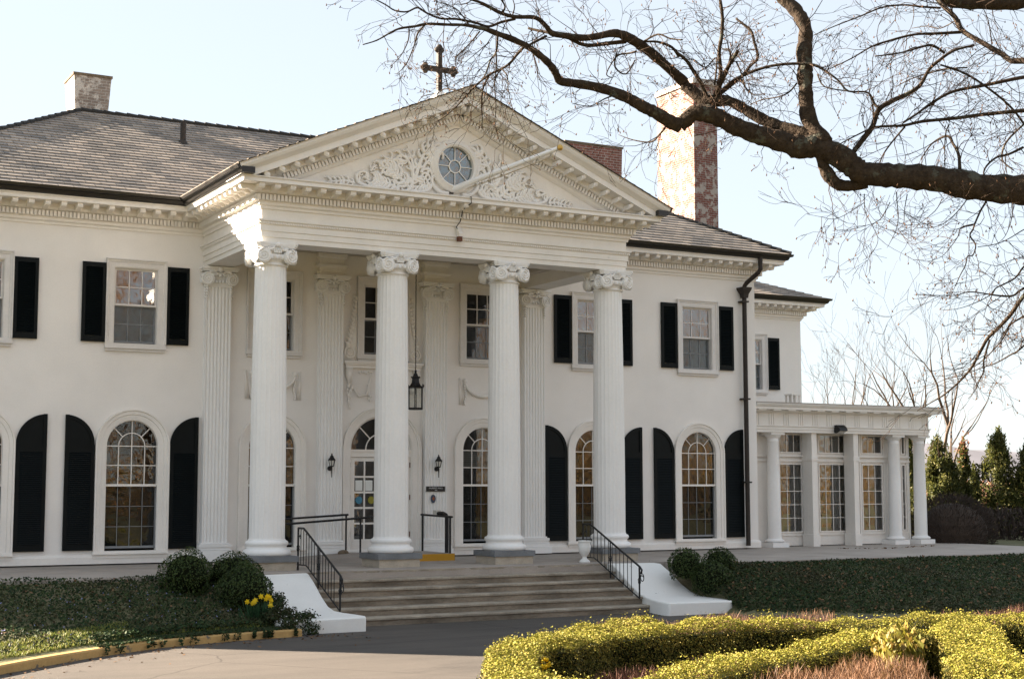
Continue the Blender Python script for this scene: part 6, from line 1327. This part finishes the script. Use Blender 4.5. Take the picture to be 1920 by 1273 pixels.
def bt(u, v, dist, top, seed, label, **k):
    b = px(u, v, dist); t = px(u, top, dist); b.z = min(b.z, -.5); bare('bare_tree', label, tuple(b), t.z - b.z, seed, group=G, **k)
bt(1778, 960, 66, 668, 3, 'tall pale bare tree rising behind the dark junipers', r=.14, spread=.42)
bt(1748, 960, 68, 690, 5, 'slender bare tree just right of the sunroom cornice', r=.13, spread=.35, lean=(-.9, 0))
bt(1700, 960, 74, 690, 8, 'many stemmed bare tree behind the right end of the sunroom roof', r=.12, spread=.5, forks=6)
bt(1655, 960, 78, 716, 12, 'faint bare tree behind the middle of the sunroom roof', r=.11, spread=.5)
bt(1600, 960, 82, 700, 13, 'small faint bare tree behind the sunroom roof near the house wall', r=.10, spread=.5)
bt(1552, 960, 86, 720, 15, 'smallest bare tree beside the corner of the rear wing', r=.09, spread=.5)
bare('bare_tree', 'large bare tree behind the left end of the house, outside the picture', (-21, 9.5, -.3), 18, 31, .32, .7, 3, mat='bark', child=3, forks=6, minr=.012)
# junipers
def juniper(label, u, vt, wpx, dist, seed, tipmat=None, zb=-.3):
    top = px(u, vt, dist); b = Vector((top.x, top.y, zb)); h = top.z - zb; w = 1.3 * wpx * dist / 2793.74 / 2; g = np.random.default_rng(seed)
    o = thing('juniper', label, 'conifer', tuple(b), 'junipers beyond the terrace'); 
    P, N = [], []
    nc = int(26 + h * 14)
    for k in range(nc):
        t = g.uniform(0, 1) ** .85; a = g.uniform(0, 2 * PI); rad = w * (1 - t) ** .6 * g.uniform(.3, 1.15) * (1.0 if t > .12 else .75)
        c = np.array([b.x + rad * math.cos(a), b.y + rad * math.sin(a), zb + h * (.03 + .90 * t)]); nn = 150; s = (.07 + .10 * (1 - t)) * (w / .9) ** .5 * g.uniform(.6, 1.4)
        q = g.normal(0, 1, (nn, 3)) * np.array([s, s, s * 1.9]); P.append(c + q); N.append(q * np.array([1, 1, .5]) + np.array([0, 0, .25 + .3 * s]))
    for k in range(12):
        q = g.normal(0, 1, (26, 3)) * np.array([.035, .035, .12]); P.append(np.array([b.x, b.y, zb + h * (.86 + .012 * k)]) + q); N.append(q + np.array([0, 0, .3]))
    leaves('foliage', np.concatenate(P), np.concatenate(N), .13, M['conifer'], o, .38, .25, blade=True)
    if tipmat:
        q = g.normal(0, 1, (160, 3)) * np.array([.10, .10, .32]); leaves('bronze_tip', np.array([b.x, b.y, zb + h * .93]) + q, q + [0, 0, .3], .12, M[tipmat], o, .35, .25, blade=True)
    m = MB(); m.tube([b, b + Vector((0, 0, h * .85))], [.10, .02], 6); m.build('trunk', M['palebark'], o); local(o)
juniper('dark green juniper with twin tips just right of the corner column', 1757, 822, 62, 55, 1)
juniper('second dark juniper leaning out right of the twin tipped one', 1778, 850, 44, 55.5, 2)
juniper('thin juniper with a bronzed orange tip', 1806, 832, 26, 56, 3, 'bronzeleaf')
juniper('short narrow juniper beside the bronze tipped one', 1826, 876, 22, 57, 4)
juniper('broad olive green juniper, largest of the row', 1872, 808, 74, 55, 5)
juniper('olive green juniper cut off by the right edge of the picture', 1922, 838, 60, 55, 6)
juniper('narrow juniper seen between the two right columns of the sunroom', 1703, 812, 26, 58, 7)
c = px(1785, 985, 46.5)
sh = thing('leafless_shrub', 'large dark brown rounded leafless shrub beyond the terrace corner', 'shrub', (c.x, c.y, -.2))
n = 9000; d = RNG.normal(0, 1, (n, 3)); d /= np.linalg.norm(d, axis=1)[:, None]; rr_2 = RNG.uniform(.75, 1.03, n) ** .5
P = d * rr_2[:, None] * np.array([1.35, 1.25, 1.15]) + np.array([c.x, c.y, .25]); k = P[:, 2] > -.2
leaves('twig', P[k], d[k] + [0, 0, .5], .16, M['brush'], sh, .10, .3, blade=True)
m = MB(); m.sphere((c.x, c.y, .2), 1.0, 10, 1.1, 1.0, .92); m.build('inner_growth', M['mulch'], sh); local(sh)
n = 5000; u = RNG.uniform(0, 1, n); A_, B_ = px(1700, 950, 78), px(2010, 950, 78)
P = np.outer(1 - u, A_) + np.outer(u, B_); P[:, 2] = RNG.uniform(-.8, 1.9, n); P[:, :2] += RNG.normal(0, 1.5, (n, 2))
tag(leaves('sunlit_thicket', P, np.tile([0, 0, 1.0], (n, 1)), .6, M['pinkbrush'], None, .12, .4, blade=True), 'pinkish brown sunlit thicket far behind the junipers', 'thicket', kind='stuff')
n = 2600; u = RNG.uniform(0, 1, n); A_, B_ = px(1800, 1000, 52), px(2010, 1000, 49)
P = np.outer(1 - u, A_) + np.outer(u, B_); P[:, 2] = RNG.uniform(-.3, .9, n); P[:, :2] += RNG.normal(0, .4, (n, 2))
tag(leaves('low_thicket', P, np.tile([0, 0, 1.0], (n, 1)), .22, M['brush'], None, .25, .5, blade=True), 'low brown undergrowth below the junipers', 'thicket', kind='stuff')
# hills
xs_ = np.linspace(-900, 3200, 90); m = MB(); V = []
for j, (dy, hk) in enumerate(((0, 0), (60, .35), (160, .75), (260, 1.0), (420, .9), (700, .2))):
    for x in xs_: V.append((x, 900 + dy + .05 * x, -12 + hk * (52 + 8 * math.sin(x / 170) + 6 * math.sin(x / 61 + 1) + 3 * math.sin(x / 23))))
nx_ = len(xs_); m.v = V; m.f = [(j * nx_ + i, j * nx_ + i + 1, (j + 1) * nx_ + i + 1, (j + 1) * nx_ + i) for j in range(5) for i in range(nx_ - 1)]; m.m = [0] * len(m.f); m.uv = [None] * len(m.f)
h_ = m.build('hills', M['hill'], smooth=True); tag(h_, kind='structure')
# woodland opposite the house (mirrored in the windows)
g = np.random.default_rng(9); P, N = [], []; m = MB()
for k in range(95):
    x, y = g.uniform(-30, 150), g.uniform(-100, -62); h = g.uniform(5.5, 10.5); zb = -.8; m.tube([(x, y, zb), (x + g.normal(0, .4), y, zb + h * .5), (x + g.normal(0, .8), y, zb + h)], [.22, .15, .04], 5)
    q = g.normal(0, 1, (230, 3)) * np.array([1.7, 1.7, h * .22]) + np.array([x, y, zb + h * .62]); P.append(q); N.append(g.normal(0, .6, (230, 3)) + [0, 0, 1])
q = np.column_stack([g.uniform(-40, 160, 24000), g.uniform(-72, -60, 24000), g.uniform(-.8, 1.0, 24000) + g.exponential(.9, 24000)]); P.append(q); N.append(g.normal(0, .5, (24000, 3)) + [0, 0, 1])
wd = leaves('woodland', np.concatenate(P), np.concatenate(N), 1.0, M['woods'], None, .14, .1, blade=True); tag(wd, 'brown leafless woodland across the road, mirrored in the windows', 'woodland', kind='stuff')
m.build('tree_stems', M['palebark'], wd)

g2 = random.Random(77); t = MB(); s2 = MB()
for k in range(34):
    b = Vector((g2.uniform(-2, 62), g2.uniform(-62, -46), -.8)); hh = g2.uniform(15, 23)
    s2.tube([b, b + Vector((.2, 0, hh * .3)), b + Vector((g2.gauss(0, .4), 0, hh * .55))], [.25, .2, .13], 7)
    for q in range(5): grow(t, b + Vector((0, 0, hh * (.25 + .07 * q))), (g2.gauss(0, .6), g2.gauss(0, .6), 1), .09, hh * .34, 3, g2, .14, .04, 4, 3, .6, .4, 4, .014, None, .66)
t.build('tree_crowns', M['twigwood'], wd, normals=False); s2.build('tree_stems', M['palebark'], wd)
